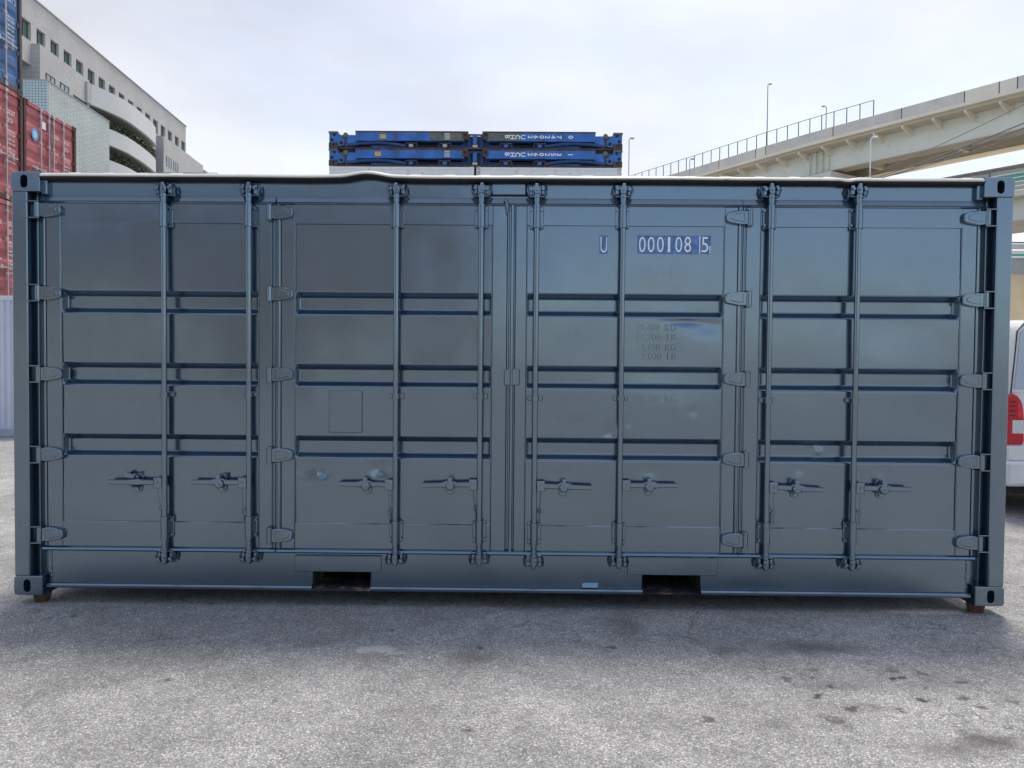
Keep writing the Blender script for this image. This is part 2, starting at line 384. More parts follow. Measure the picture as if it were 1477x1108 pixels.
def text_mesh(txt, size, xs=1.0, bold=0.0, align='LEFT', rot=0.0):
    cu = bpy.data.curves.new('lettering', 'FONT'); cu.body = txt; cu.size = size; cu.align_x = align; cu.offset = bold; cu.resolution_u = 3
    o = bpy.data.objects.new('lettering_tmp', cu); col.objects.link(o)
    dg = bpy.context.evaluated_depsgraph_get()
    me = bpy.data.meshes.new_from_object(o.evaluated_get(dg)); bpy.data.objects.remove(o); bpy.data.curves.remove(cu)
    for v in me.vertices:
        x, y = v.co.x*xs, v.co.y
        v.co = (x, 0.0, y)
    me.materials.clear(); return me
def join_text(items):
    """items: (mesh, dx, dz, rot) in the xz plane -> one mesh"""
    mb = MB()
    for me, dx, dz, rot in items:
        vs = [(v.co.x*cos(rot)-v.co.z*sin(rot)+dx, 0.0, v.co.x*sin(rot)+v.co.z*cos(rot)+dz) for v in me.vertices]
        mb.add(vs, [tuple(p.vertices) for p in me.polygons]); bpy.data.meshes.remove(me)
    return mb

# ------------------------------------------------------------------ ground
gm = MB(); gm.add([(-900, -400, 0), (900, -400, 0), (900, 1500, 0), (-900, 1500, 0)], [(0, 1, 2, 3)])
ground = gm.build('ground', ground_mat()); ground['kind'] = 'structure'

# ================================================================== main container
LX = 6.058/2; ZB = 0.06; ZT = ZB+2.591; DEP = 2.438
box_root = thing('shipping_container', 'slate grey side opening shipping container with four folding doors and locking bars', 'container', (0, 0, 0))
PY = 0.052            # panel plane
FY = 0.044            # door frame plane

def casting_mesh(flip):
    """front face in xz with an oval hole; local origin at the outer bottom corner, x inwards (mirrored by flip)"""
    w, h, d = 0.178, 0.118, 0.162; cx, cz = 0.083, 0.059; n = 32; mb = MB()
    def outline(a):
        dx, dz = cos(a), sin(a); k = 1e9
        if dx > 1e-6: k = min(k, (w-cx)/dx)
        if dx < -1e-6: k = min(k, -cx/dx)
        if dz > 1e-6: k = min(k, (h-cz)/dz)
        if dz < -1e-6: k = min(k, -cz/dz)
        return [cx+dx*k, cz+dz*k]
    ang = sorted([2*pi*i/24 for i in range(24)] + [math.atan2(sz, sx) % (2*pi) for sx, sz in ((w-cx, h-cz), (-cx, h-cz), (-cx, -cz), (w-cx, -cz))])
    n = len(ang)
    outer = [outline(a) for a in ang]
    R = 0.016
    for p in outer:                                    # round the outer corners
        for qx, qz, ax, az in ((0, h, R, h-R), (0, 0, R, R)):
            if (p[0]-ax)*(qx-ax) >= 0 and (p[1]-az)*(qz-az) >= 0 and abs(p[0]-qx) <= R and abs(p[1]-qz) <= R:
                v = Vector((p[0]-ax, p[1]-az)); 
                if v.length > R: v = v.normalized()*R
                p[0], p[1] = ax+v.x, az+v.y
    def oval(a, rx, rz):
        sx = max(-1, min(1, cos(a)*1.25)); sz = sin(a)
        return (cx+rx*cos(a), cz + (rz-rx)*(1 if sz > 0 else -1)*min(1, abs(sz)*3) + rx*sz)
    hole = [oval(a, 0.0225, 0.040) for a in ang]
    c = 0.004
    def ins(p): return (p[0] + (c if p[0] < cx else -c)*min(1, abs(p[0]-cx)/0.06), p[1] + (c if p[1] < cz else -c)*min(1, abs(p[1]-cz)/0.045))
    rings = [[(p[0], d, p[1]) for p in outer], [(p[0], c, p[1]) for p in outer], [(*ins(p)[:1], 0, ins(p)[1]) for p in outer],
             [(p[0], 0, p[1]) for p in hole], [((p[0]-cx)*0.93+cx, 0.006, (p[1]-cz)*0.93+cz) for p in hole], [((p[0]-cx)*0.93+cx, 0.035, (p[1]-cz)*0.93+cz) for p in hole],
             [((p[0]-cx)*1.6+cx, 0.036, (p[1]-cz)*1.15+cz) for p in hole], [((p[0]-cx)*1.6+cx, 0.12, (p[1]-cz)*1.15+cz) for p in hole]]
    vs = [p for r in rings for p in r]; fs = []
    for k in range(len(rings)-1):
        for i in range(n):
            j = (i+1) % n; fs.append((k*n+i, k*n+j, (k+1)*n+j, (k+1)*n+i))
    fs.append(tuple(range((len(rings)-1)*n, len(rings)*n)))
    fs.append(tuple(range(n)))
    if flip: vs = [(-p[0], p[1], p[2]) for p in vs]
    mb.add(vs, fs); return mb.mesh('corner_casting')
cm = {False: casting_mesh(False), True: casting_mesh(True)}
for sx in (-1, 1):
    for z, top in ((ZB, False), (ZT-0.118, True)):
        for back in (False, True):
            o = put('corner_casting', cm[(sx > 0) ^ back], PAINT, box_root)
            o.location = (sx*LX, DEP if back else 0, z)
            if back: o.rotation_euler = (0, 0, pi)
zt0, zb0 = ZT-0.118, ZB+0.118
def mirror_x(s, a): return s*(LX-a)
for sx in (-1, 1):
    post = MB()
    x_in = 0.098
    a, b = sorted((sx*(LX-0.003), sx*(LX-x_in)))
    post.cbox(a, b, 0.004, 0.13, zb0-0.002, zt0+0.002, 0.006)
    a, b = sorted((sx*(LX-x_in+0.002), sx*(LX-0.205)))
    post.box(a, b, 0.098, 0.13, zb0-0.05, zt0+0.05)
    a, b = sorted((sx*(LX-0.118), sx*(LX-0.127)))
    post.cbox(a, b, 0.066, 0.10, zb0, zt0, 0.003)
    a, b = sorted((sx*(LX-0.176), sx*(LX-0.190)))
    post.cbox(a, b, 0.060, 0.10, zb0, zt0, 0.004)
    post.build('corner_post', PAINT, box_root)
    bp = MB(); a, b = sorted((sx*(LX-0.003), sx*(LX-0.16))); bp.cbox(a, b, DEP-0.13, DEP-0.004, zb0-0.002, zt0+0.002, 0.006); bp.build('corner_post', PAINT, box_root)

# top rail (header), overhang shade strip, roof
xl, xr = X(66, 0.06), X(1410, 0.06)
zh0, zh1 = Z(286, 0.06, 700), Z(258, 0.06, 700)
hd = MB(); hd.cbox(-LX+0.178+0.02, LX-0.178-0.02, 0.062, 0.20, zh0-0.02, zh1+0.02, 0.004)
hd.cbox(-LX+0.17, -LX+0.205, 0.03, 0.2, zh0, zh1+0.02, 0.005); hd.cbox(LX-0.205, LX-0.17, 0.03, 0.2, zh0, zh1+0.02, 0.005)
header = hd.build('top_rail', PAINT, box_root)
npl = MB(); a, b = X(710, 0.06, 270), X(758, 0.06, 270); npl.cbox(a, b, 0.052, 0.064, Z(281, 0.055, 735), Z(265, 0.055, 735), 0.002)
npl.build('name_plate', PAINT2, header)
fr = MB(); fr.box(a-0.012, b+0.012, 0.058, 0.0635, Z(283.4, 0.055, 735), Z(262.5, 0.055, 735)); fr.build('plate_seal', RUBBER, header)
# roof edge profile along x : bent upwards at one spot, nicked at another
def lip(x):
    p = 738 + (x-0.07)*238
    z = 0.0
    d = abs((p-517)/42); 
    if d < 1: z += 0.020*(0.5+0.5*cos(pi*d))
    d = abs((p-517)/95)
    if d < 1: z += 0.005*(0.5+0.5*cos(pi*d))
    d = abs((p-1206)/14)
    if d < 1: z -= 0.007*(0.5+0.5*cos(pi*d))
    return z + 0.0006*sin(x*2.3) + 0.0004*sin(x*7.1+1)
zl = Z(256.0, 0.0, 740)      # bright lip level at y=0
xs = [-LX+0.182 + i*(2*LX-0.364)/260 for i in range(261)]
rf = MB(); vs = []; prof = [(0.075, -0.014), (0.004, -0.010), (-0.006, -0.008), (-0.0065, -0.005), (-0.001, 0.003), (0.006, 0.010), (0.015, 0.014), (0.03, 0.016), (0.06, 0.017)]
for x in xs:
    for y, z in prof: vs.append((x, y, zl+z+lip(x)*(1 if y < 0.07 else 0.3)))
k = len(prof); fs = [(i*k+j, (i+1)*k+j, (i+1)*k+j+1, i*k+j+1) for i in range(len(xs)-1) for j in range(k-1)]
rf.add(vs, fs, True)
# corrugated roof sheet behind the lip
vs = []; ys = [0.055, 0.065, 0.075, 0.09, 0.12, 0.5, 1.2, DEP-0.02]; nx = 360
for i in range(nx+1):
    x = -LX+0.15 + i*(2*LX-0.3)/nx
    ph = ((x+0.05)/0.212) % 1.0
    c = max(0, min(1, (0.5-abs(ph-0.5))*5-0.75))
    for j, y in enumerate(ys):
        ramp = min(1, max(0, (y-0.06)/0.045))
        vs.append((x, y, zl+0.015 + 0.026*c*ramp + 0.012*sin(pi*y/DEP)))
k = len(ys); rf.add(vs, [(i*k+j, (i+1)*k+j, (i+1)*k+j+1, i*k+j+1) for i in range(nx) for j in range(k-1)], True)
rf.build('roof', ROOF_GLARE, box_root)
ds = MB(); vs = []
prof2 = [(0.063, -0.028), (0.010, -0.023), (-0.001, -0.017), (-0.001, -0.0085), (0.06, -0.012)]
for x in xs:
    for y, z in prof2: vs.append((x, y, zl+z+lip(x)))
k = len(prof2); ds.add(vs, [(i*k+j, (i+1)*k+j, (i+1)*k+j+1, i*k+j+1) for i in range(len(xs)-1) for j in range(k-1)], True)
ds.build('overhang_shade', RUBBER, box_root)  # black strip standing for the shade under the roof lip

# bottom rail with two fork pockets
zr1 = Z(799, 0.05, 700); zr0 = Z(846.5, 0.05, 700); zf0 = Z(855.5, 0.02, 700)
pk = [(X(451, 0.05, 838), X(535, 0.05, 838), Z(824.5, 0.05, 493), Z(849, 0.05, 493)), (X(926, 0.05, 842), X(1010, 0.05, 842), Z(829.5, 0.05, 968), Z(856, 0.05, 968))]
zp1 = max(pk[0][2], pk[1][2]); zp0 = min(pk[0][3], pk[1][3])
br = MB(); xe0, xe1 = -LX+0.19, LX-0.19
for a, b in ((xe0, pk[0][0]), (pk[0][1], pk[1][0]), (pk[1][1], xe1)):
    br.box(a, b, 0.052, 0.07, zf0, zr1+0.03)
for x0, x1, z1, z0 in pk: br.box(x0-0.0005, x1+0.0005, 0.0525, 0.07, z1, zr1+0.03)
# lower flange with rounded nose
fl = [(0.055, zr0), (0.030, zr0-0.004), (0.022, zr0-0.012), (0.022, zf0+0.006), (0.028, zf0), (0.055, zf0)]
br.prism(fl, xe0, pk[0][0]); br.prism(fl, pk[0][1], pk[1][0]); br.prism(fl, pk[1][1], xe1)
rail = br.build('bottom_rail', PAINT, box_root)
for i, (x0, x1, z1, z0) in enumerate(pk):
    t = MB(); y0, y1 = 0.030, DEP-0.1
    t.add([(x0, y0, z0), (x1, y0, z0), (x1, y1, z0), (x0, y1, z0), (x0, y0+0.02, z1), (x1, y0+0.02, z1), (x1, y1, z1), (x0, y1, z1)],
          [(0, 1, 2, 3), (4, 7, 6, 5), (0, 3, 7, 4), (1, 5, 6, 2), (3, 2, 6, 7)])
    t.box(x0, x1, 0.026, 0.032, zf0+0.002, z0)
    t.build('fork_pocket', POCKET, rail)
    pa, pb, pz1, pz0 = ((425, 550, 802, 825), (905, 1035, 804.5, 830))[i]
    q = MB(); q.cbox(X(pa, 0.045, 815), X(pb, 0.045, 815), 0.042, 0.054, Z(pz0, 0.045, (pa+pb)/2), Z(pz1, 0.045, (pa+pb)/2), 0.003)
    # lumpy weld bead along the upper edge
    zz = Z(pz1, 0.045, (pa+pb)/2); xa, xb = X(pa, 0.045, 815), X(pb, 0.045, 815)
    pts = [(xa+(xb-xa)*j/60, 0.044+0.001*random.random(), zz+0.002*random.uniform(-1, 1)) for j in range(61)]
    q.tube(pts, 0.004, 6, True, [0.0035+0.002*random.random() for _ in pts])
    q.build('pocket_plate', PAINT2, rail)
# weld beads at the rail ends
for sx in (-1, 1):
    q = MB(); pts = [(sx*(LX-0.205)+0.003*random.uniform(-1, 1), 0.052, zf0+0.02+(zr1-zf0)*j/40) for j in range(41)]
    q.tube(pts, 0.005, 6, True, [0.004+0.003*random.random() for _ in pts]); q.build('weld_bead', PAINT2, rail)
# sill lip under the doors
# a polished dent at the foot of the rail
q = MB(); cx, cz = X(851, 0.05, 843), Z(843.5, 0.05, 851)
q.plate([(cx-0.052, cz-0.018), (cx+0.050, cz-0.018), (cx+0.055, cz+0.004), (cx+0.046, cz+0.017), (cx-0.034, cz+0.018), (cx-0.05, cz+0.004)], 0.046, 0.053, 0.004)
for i, v in enumerate(q.v):
    if v[1] < 0.05: q.v[i] = (v[0], v[1] + (v[2]-cz)*0.35 + 0.002, v[2])
q.build('rail_patch', paint('slate_paint_gloss', (0.05, 0.08, 0.13), 0.10), rail)

# end walls, back wall, floor
wl = MB()
def corr(mb, p0, p1, nrm, z0, z1, pitch=0.278, dep=0.036):
    p0, p1, nrm = Vector(p0), Vector(p1), Vector(nrm); L = (p1-p0).length; d = (p1-p0)/L; pts = []; s = 0
    while s < L-1e-6:
        for f, o in ((0, 0), (0.25, 0), (0.5, 1), (0.75, 1)):
            q = s+f*pitch
            if q < L: pts.append(p0+d*q+nrm*(dep*o))
        s += pitch
    pts.append(p1)
    vs = [(p.x, p.y, z0) for p in pts]+[(p.x, p.y, z1) for p in pts]; n = len(pts)
    mb.add(vs, [(i, i+1, n+i+1, n+i) for i in range(n-1)])
    return mb
for sx in (-1, 1):
    w = MB(); corr(w, (sx*(LX-0.02), 0.16, 0), (sx*(LX-0.02), DEP-0.16, 0), (-sx, 0, 0), ZB+0.1, ZT-0.05); w.build('end_wall', PAINT, box_root)
w = MB(); corr(w, (-LX+0.17, DEP-0.02, 0), (LX-0.17, DEP-0.02, 0), (0, -1, 0), ZB+0.1, ZT-0.05); w.build('back_wall', PAINT, box_root)
w = MB(); w.box(-LX+0.17, LX-0.17, 0.2, DEP-0.1, ZB+0.20, ZB+0.24); w.build('floor', RUSTD, box_root)

# ---------------------------------------------------------------- doors
zd1 = Z(296, FY, 700); zd0 = Z(796, FY, 700)                # leaf top / bottom
zpt = Z(325.5, PY, 700); zpb = Z(756.5, PY, 700)            # panel top / bottom
REC = [(Z(422.0, PY, 560), Z(454.5, PY, 560)), (Z(526.0, PY, 560), Z(558.5, PY, 560)), (Z(629.5, PY, 560), Z(661.5, PY, 560))]
RD = 0.045; TOPS, BOTS = 0.034, 0.030
def ramp(t):
    return sum(max(0, min(1, t+o)) for o in (-0.06, -0.03, 0, 0.03, 0.06))/5
def ramp_w(t):
    return sum(max(0, min(1, t+o)) for o in (-0.24, -0.18, -0.12, -0.06, 0, 0.06, 0.12, 0.18, 0.24))/9
def depth(z):
    d = 0
    for a, b in REC:
        if b-0.016 < z < a+0.01:
            d = max(d, min(ramp((a-z)/TOPS), ramp_w((z-b)/BOTS)))
    return d*RD
# dents: px, py, radius m, depth m (positive = pushed in), x stretch
DENTS = [(465, 683, 0.015, 0.019, 1.3), (452, 673, 0.060, 0.014, 1.7), (459, 676, 0.02, -0.004, 1.0), (548, 676, 0.045, 0.014, 1.2), (524, 661, 0.012, 0.006, 0.6), (990, 464, 0.015, 0.014, 6.0), (1020, 470, 0.05, 0.006, 2.0),
         (1000, 594, 0.020, 0.0022, 1.4), (880, 624, 0.04, 0.008, 0.9), (906, 622, 0.03, -0.003, 0.8), (1184, 653, 0.020, -0.013, 1.0), (1172, 642, 0.020, -0.006, 2.4), (1180, 643, 0.008, 0.006, 1.6), (813, 684, 0.04, 0.005, 1.2), (935, 678, 0.05, 0.006, 1.2),
         (315, 680, 0.06, 0.005, 1.2), (190, 576, 0.012, 0.003, 1.0), (1152, 676, 0.04, 0.005, 1), (1272, 678, 0.04, 0.004, 1), (640, 600, 0.22, 0.003, 1.2), (700, 430, 0.2, -0.003, 1),
         (975, 520, 0.2, 0.003, 1.2), (250, 480, 0.25, 0.004, 1.3), (1300, 470, 0.22, 0.004, 1.3), (560, 370, 0.25, 0.004, 1.5), (900, 380, 0.25, -0.004, 1.5), (160, 360, 0.2, -0.003, 1.4), (1340, 600, 0.2, 0.003, 1.2),
         (1050, 632, 0.03, 0.004, 1)]
DW = [(X(p, PY, q), Z(q, PY, p), r, d, s) for p, q, r, d, s in DENTS]
def panel(x0, x1, seed):
    zs = set()
    z = zpb
    while z < zpt: zs.add(round(z, 4)); z += 0.018
    zs.add(round(zpt, 4))
    for a, b in REC:
        for s0, s1 in ((a+0.012, a-TOPS-0.012), (b-0.014, b+BOTS+0.014)):
            for i in range(21): zs.add(round(s0+(s1-s0)*i/20, 4))
    zs = sorted(zs); zz = [zs[0]]
    for z in zs[1:]:
        if z-zz[-1] > 0.0012: zz.append(z)
    zs = zz
    xs_ = []
    for i in range(13): xs_.append(x0+0.042*(i/12)**1.6)
    n = int((x1-x0-0.084)/0.014)
    for i in range(1, n): xs_.append(x0+0.042+(x1-x0-0.084)*i/n)
    for i in range(13): xs_.append(x1-0.042*(1-i/12)**1.6)
    rnd = random.Random(seed); ph = [rnd.uniform(0, 6.3) for _ in range(6)]
    vs = []
    for x in xs_:
        e = min(ramp((x-x0-0.001)/0.014), ramp((x1-0.001-x)/0.014))
        for z in zs:
            d = depth(z)*e
            d += 0.0026*sin(x*3.3+ph[0])*sin(z*4.1+ph[1])+0.0011*sin(x*8.7+z*2.0+ph[2])+0.0005*sin(z*13+x*4+ph[3])+0.0004*sin(x*21+ph[4])
            for cx_, cz_, r, a, s in DW:
                q = ((x-cx_)/(r*s))**2+((z-cz_)/r)**2
                if q < 9: d += a*exp(-q)
            vs.append((x, PY+d, z))
    k = len(zs)
    mb = MB(); mb.add(vs, [(i*k+j, (i+1)*k+j, (i+1)*k+j+1, i*k+j+1) for i in range(len(xs_)-1) for j in range(k-1)], True)
    return mb

def cyl_y(mb, x, z, y0, y1, r, n=10): return mb.tube([(x, y1, z), (x, y0, z)], r, n)
def hinge_mesh(sgn, lugs):
    """pin at x=0, strap runs towards sgn*x; front at about y=-0.004"""
    mb = MB()
    P = [(-0.004, -0.041), (0.055, -0.043), (0.105, -0.034), (0.134, -0.027), (0.142, -0.014), (0.142, 0.014), (0.134, 0.028), (0.105, 0.038), (0.055, 0.045), (-0.004, 0.041)]
    yb = FY+0.002; yf = 0.016
    mb.plate([(sgn*p[0], p[1]) for p in (P if sgn > 0 else P[::-1])], yf, yb, 0.0045)
    I = [(0.036, -0.026), (0.09, -0.020), (0.118, -0.008), (0.118, 0.010), (0.09, 0.024), (0.036, 0.030)]
    mb.plate([(sgn*p[0], p[1]) for p in (I if sgn > 0 else I[::-1])], yf-0.004, yf+0.003, 0.003)
    mb.tube([(0, 0.020, -0.044), (0, 0.020, 0.044)], 0.0165, 14)
    mb.tube([(0, 0.020, -0.052), (0, 0.020, 0.053)], 0.009, 10)
    if lugs:
        for z in (-0.050, 0.050):
            a, b = sorted((sgn*0.020, -sgn*0.052)); mb.cbox(a, b, 0.0, 0.10, z-0.0035, z+0.0035, 0.0015)
        a, b = sorted((-sgn*0.052, -sgn*0.016)); mb.box(a, b, 0.06, 0.097, -0.05, 0.05)
    else:
        for z in (-0.0475, 0.0475):
            a, b = sorted((sgn*0.020, -sgn*0.018)); mb.cbox(a, b, 0.004, FY+0.002, z-0.0035, z+0.0035, 0.0015)
    return mb.mesh('hinge')
HM = {(s, l): hinge_mesh(s, l) for s in (-1, 1) for l in (False, True)}

def bearing_mesh():
    mb = MB()
    mb.cbox(-0.042, 0.042, 0.036, FY+0.003, -0.066, 0.066, 0.003)
    mb.tube([(0, 0.006, -0.066), (0, 0.006, 0.066)], 0.0225, 16)
    for z in (-0.066, 0.062): mb.tube([(0, 0.006, z), (0, 0.006, z+0.007)], 0.0255, 16)
    mb.box(-0.021, 0.021, 0.006, 0.038, -0.064, 0.064)
    for x in (-0.033, 0.033):
        for z in (-0.045, 0.045): cyl_y(mb, x, z, 0.025, 0.037, 0.0085, 8); cyl_y(mb, x, z, 0.020, 0.026, 0.005, 8)
    for z in (-0.03, 0.036): cyl_y(mb, 0.0, z, -0.0185, -0.010, 0.004, 6)
    return mb.mesh('bearing_bracket')
def keeper_mesh():
    """cam and keeper, pointing up (top end)"""
    mb = MB()
    mb.cbox(-0.046, 0.046, 0.046, 0.066, -0.042, 0.040, 0.004)
    mb.cbox(-0.046, -0.026, 0.004, 0.05, -0.030, 0.030, 0.005)
    mb.cbox(0.024, 0.046, 0.002, 0.05, -0.026, 0.034, 0.005)
    mb.cbox(-0.050, 0.050, 0.012, 0.05, -0.040, -0.028, 0.004)
    mb.plate([(-0.016, -0.026), (0.016, -0.026), (0.020, 0.010), (0.006, 0.040), (-0.012, 0.040), (-0.020, 0.010)], -0.014, 0.03, 0.006)
    cyl_y(mb, -0.036, 0.006, -0.010, 0.01, 0.011, 8); cyl_y(mb, 0.036, 0.008, -0.012, 0.01, 0.010, 8)
    cyl_y(mb, 0.0, 0.002, -0.022, -0.010, 0.008, 8)
    mb.tube([(0, 0.006, -0.075), (0, 0.006, -0.026)], 0.0185, 14); mb.tube([(0, 0.006, -0.046), (0, 0.006, -0.036)], 0.024, 14)
    for s in (-1, 1): mb.tube([(s*0.044, 0.008, -0.034), (s*0.060, 0.02, 0.002), (s*0.054, 0.03, 0.034)], 0.006, 6)
    return mb.mesh('cam_keeper')
def guide_mesh():
    mb = MB(); mb.cbox(-0.045, 0.045, 0.034, PY+0.002, -0.016, 0.016, 0.003)
    mb.tube([(0, 0.006, -0.014), (0, 0.006, 0.014)], 0.0225, 14); mb.box(-0.021, 0.021, 0.008, 0.04, -0.013, 0.013)
    for x in (-0.034, 0.034): cyl_y(mb, x, 0, 0.024, 0.036, 0.0085, 8)
    return mb.mesh('guide_bracket')
def handle_mesh(sgn, tilt):
    """lever from the rod (x=0) towards sgn*x"""
    mb = MB()
    a, b = sorted((sgn*0.014, sgn*0.064)); mb.cbox(a, b, -0.010, 0.022, -0.030, 0.033, 0.003)
    cyl_y(mb, sgn*0.043, 0.004, -0.017, -0.008, 0.007, 8)
    L = [(0.060, 0.020, 0.010), (0.14, 0.020, 0.009), (0.165, 0.026, 0.007), (0.215, 0.024, 0.007), (0.235, 0.019, 0.009), (0.30, 0.018, 0.009), (0.346, 0.017, 0.008), (0.352, 0.013, 0.006)]
    vs = []
    for x, hh, hy in L:
        z = 0.006 - tilt*(x-0.06)
        for dz, dy in ((-hh, 0), (-hh*0.7, -hy), (hh*0.7, -hy), (hh, 0), (hh*0.7, hy), (-hh*0.7, hy)): vs.append((sgn*x, -0.004+dy+0.010*(x-0.06)/0.3, z+dz*0.85))
    fs = [(i*6+j, i*6+(j+1) % 6, (i+1)*6+(j+1) % 6, (i+1)*6+j) for i in range(len(L)-1) for j in range(6)]
    fs += [tuple(range(6)), tuple(range(len(vs)-6, len(vs)))]
    mb.add(vs, fs); return mb.mesh('handle')
def catch_mesh(raised):
    mb = MB()
    pl = [(0.026*cos(a)*(1 if abs(sin(a)) < .9 else 1), 0.028*sin(a)+(0.030 if sin(a) > 0 else -0.034)) for a in [2*pi*i/20 for i in range(20)]]
    mb.plate(pl, 0.040, PY+0.004, 0.003)
    cyl_y(mb, 0, 0.044, 0.016, 0.042, 0.013, 10); cyl_y(mb, 0, 0.044, 0.006, 0.018, 0.0085, 8)
    cyl_y(mb, 0, -0.040, 0.026, 0.042, 0.011, 10)
    mb.cbox(-0.016, 0.016, 0.006, 0.042, -0.028, -0.018, 0.003)
    mb.cbox(-0.024, -0.018, 0.000, 0.042, -0.03, 0.03, 0.002)
    if raised:
        mb.plate([(-0.010, 0.030), (-0.075, 0.030), (-0.082, 0.048), (-0.06, 0.066), (-0.03, 0.052), (0.004, 0.066)], -0.008, 0.012, 0.004)
    else:
        mb.plate([(-0.014, 0.052), (0.014, 0.052), (0.015, 0.024), (0.028, 0.002), (0.022, -0.018), (0.0, -0.030), (-0.022, -0.016), (-0.028, 0.002), (-0.015, 0.024)][::-1], -0.026, -0.012, 0.005)
        cyl_y(mb, 0, -0.002, -0.032, -0.022, 0.006, 8)
    return mb.mesh('handle_catch')
def pin_mesh(dx, hang):
    mb = MB(); mb.tube([(0, -0.004, -0.026), (dx*0.3, 0.006, -0.10), (dx, 0.02, -hang)], 0.0016, 5)
    z = -hang
    ring = [(dx+0.011*sin(2*pi*i/12), 0.02, z-0.011+0.011*cos(2*pi*i/12)) for i in range(13)]
    mb.tube(ring, 0.0028, 6, False); mb.tube([(dx, 0.02, z-0.02), (dx+0.003, 0.02, z-0.085)], 0.0045, 7)
    return mb.mesh('seal_pin')
BEAR, KEEP, GUIDE = bearing_mesh(), keeper_mesh(), guide_mesh()
CATCH = {False: catch_mesh(False), True: catch_mesh(True)}

# leaf: outer x, panel x, hinge (pin px, strap side, lugs, list of py, ref px), rods [(top px, bottom px)], handle side
LEAF = [
 dict(o=(67, 393), p=(90, 373.5), h=[(55.5, 1, True, (302.5, 422.5, 539.5, 655.5, 771), 55)], rods=(237, 359), hs=-1, seed=1),
 dict(o=(405, 731), p=(426, 708.5), h=[(388.5, 1, False, (306, 424, 540.5, 657, 773), 388)], rods=(571, 692.7), hs=-1, seed=2),
 dict(o=(741.5, 1062), p=(759, 1041.5), h=[(1078.5, -1, False, (314, 431, 547.5, 663.5, 780), 1078)], rods=(772.3, 896), hs=1, seed=3),
 dict(o=(1073, 1405), p=(1094, 1382), h=[(1419.5, -1, True, (314.5, 433, 550, 667, 784), 1419)], rods=(1108.7, 1234), hs=1, seed=4)]
HPY = [(697, 697), (700, 700), (702, 701), (704, 705)]
doors = []
for li, Lf in enumerate(LEAF):
    ox0, ox1 = X(Lf['o'][0], FY), X(Lf['o'][1], FY); px0, px1 = X(Lf['p'][0], PY), X(Lf['p'][1], PY)
    fr = MB()
    fr.cbox(ox0, px0, FY, 0.10, zd0, zd1, 0.006); fr.cbox(px1, ox1, FY, 0.10, zd0, zd1, 0.006)
    fr.cbox(px0-0.004, px1+0.004, FY+0.001, 0.10, zpt, zd1-0.001, 0.003); fr.cbox(px0-0.004, px1+0.004, FY+0.0015, 0.10, zd0+0.001, zpb, 0.006)
    # seal lips round the leaf
    zt = Z(285.5, FY, 700); zm = Z(293, 0.03, 700)
    fr.prism([(0.072, zt+0.002), (0.050, zt), (0.034, zm), (0.030, zm-0.006), (0.036, zm-0.013), (0.072, zm-0.013)], ox0-0.0215, ox1+0.0215)
    zbm = Z(797.5, 0.03, 700)
    fr.prism([(0.072, zbm+0.012), (0.036, zbm+0.012), (0.026, zbm+0.006), (0.022, zbm-0.006), (0.030, zbm-0.012), (0.050, zbm-0.020), (0.072, zbm-0.022)], ox0-0.0215, ox1+0.0215)
    # continuous weld bead round the panel (thin, uneven)
    for xx in (px0, px1):
        pts = [(xx, PY-0.0045, zpb+(zpt-zpb)*j/90) for j in range(91)]
        fr.tube(pts, 0.003, 5, False, [0.0018+0.0022*random.random() for _ in pts])
    door = fr.build('door', PAINT, box_root); doors.append(door)
    panel(px0, px1, Lf['seed']).build('door_panel', PAINT, door)
    bk = MB(); bk.box(px0-0.01, px1+0.01, 0.112, 0.118, zd0+0.01, zd1-0.01); bk.build('door_lining', PAINT, door)
    for pin, sgn, lugs, pys, ref in Lf['h']:
        for py in pys:
            h = put('hinge', HM[(sgn, lugs)], PAINT2, door); h.location = (X(pin, 0.02), 0, Z(py, 0.02, ref))
    for ri, rpx in enumerate(Lf['rods']):
        rx = X(rpx, 0.006)
        zt_, zb_ = Z(275, 0.006, rpx), Z(806, 0.006, rpx)
        rod = MB(); rod.lathe_rod(rx, 0.006, [(zb_, 0.0165), (zt_, 0.0165)], 18)
        rod.build('locking_bar', PAINT2, door)
        sk = Lf['seed']*2+ri
        k1 = put('cam_keeper', KEEP, PAINT2, door); k1.location = (rx, 0, Z(272.5+(0 if li < 1 else 1)+(1 if li > 1 else 0), 0.0, rpx))
        k2 = put('cam_keeper', KEEP, PAINT2, door); k2.location = (rx, 0, Z((804, 807, 811, 814)[li], 0.0, rpx)); k2.rotation_euler = (0, pi, 0)
        if ri: k1.scale = (-1, 1, 1)
        if li > 1: k2.scale = (-1, 1, 1)
        for py in ((311, 761), (312, 768), (313, 771), (314, 770))[li]:
            b = put('bearing_bracket', BEAR, PAINT2, door); b.location = (rx, 0, Z(py, 0.006, rpx))
        g = put('guide_bracket', GUIDE, PAINT2, door); g.location = (rx, 0, Z((569, 572, 575, 578)[li], 0.006, rpx))
        s = Lf['hs']; hz = Z(HPY[li][ri], 0.0, rpx)
        hm = handle_mesh(s, random.Random(sk*7).uniform(0.0, 0.055)); hh = put('handle', hm, HANDLE, door); hh.location = (rx, 0, hz)
        raised = (li == 0 and ri == 0)
        c = put('handle_catch', CATCH[raised], HANDLE, door); c.location = (rx+s*0.178, 0, hz-0.004); c.rotation_euler = (0, random.Random(sk).uniform(-0.12, 0.12), 0)
        if (li, ri) not in ((2, 1),):
            pm = pin_mesh(random.Random(sk*3).uniform(-0.012, 0.016), random.Random(sk*5).uniform(0.13, 0.16))
            p = put('seal_pin', pm, PAINT2, door); p.location = (rx+s*0.040, 0, hz)

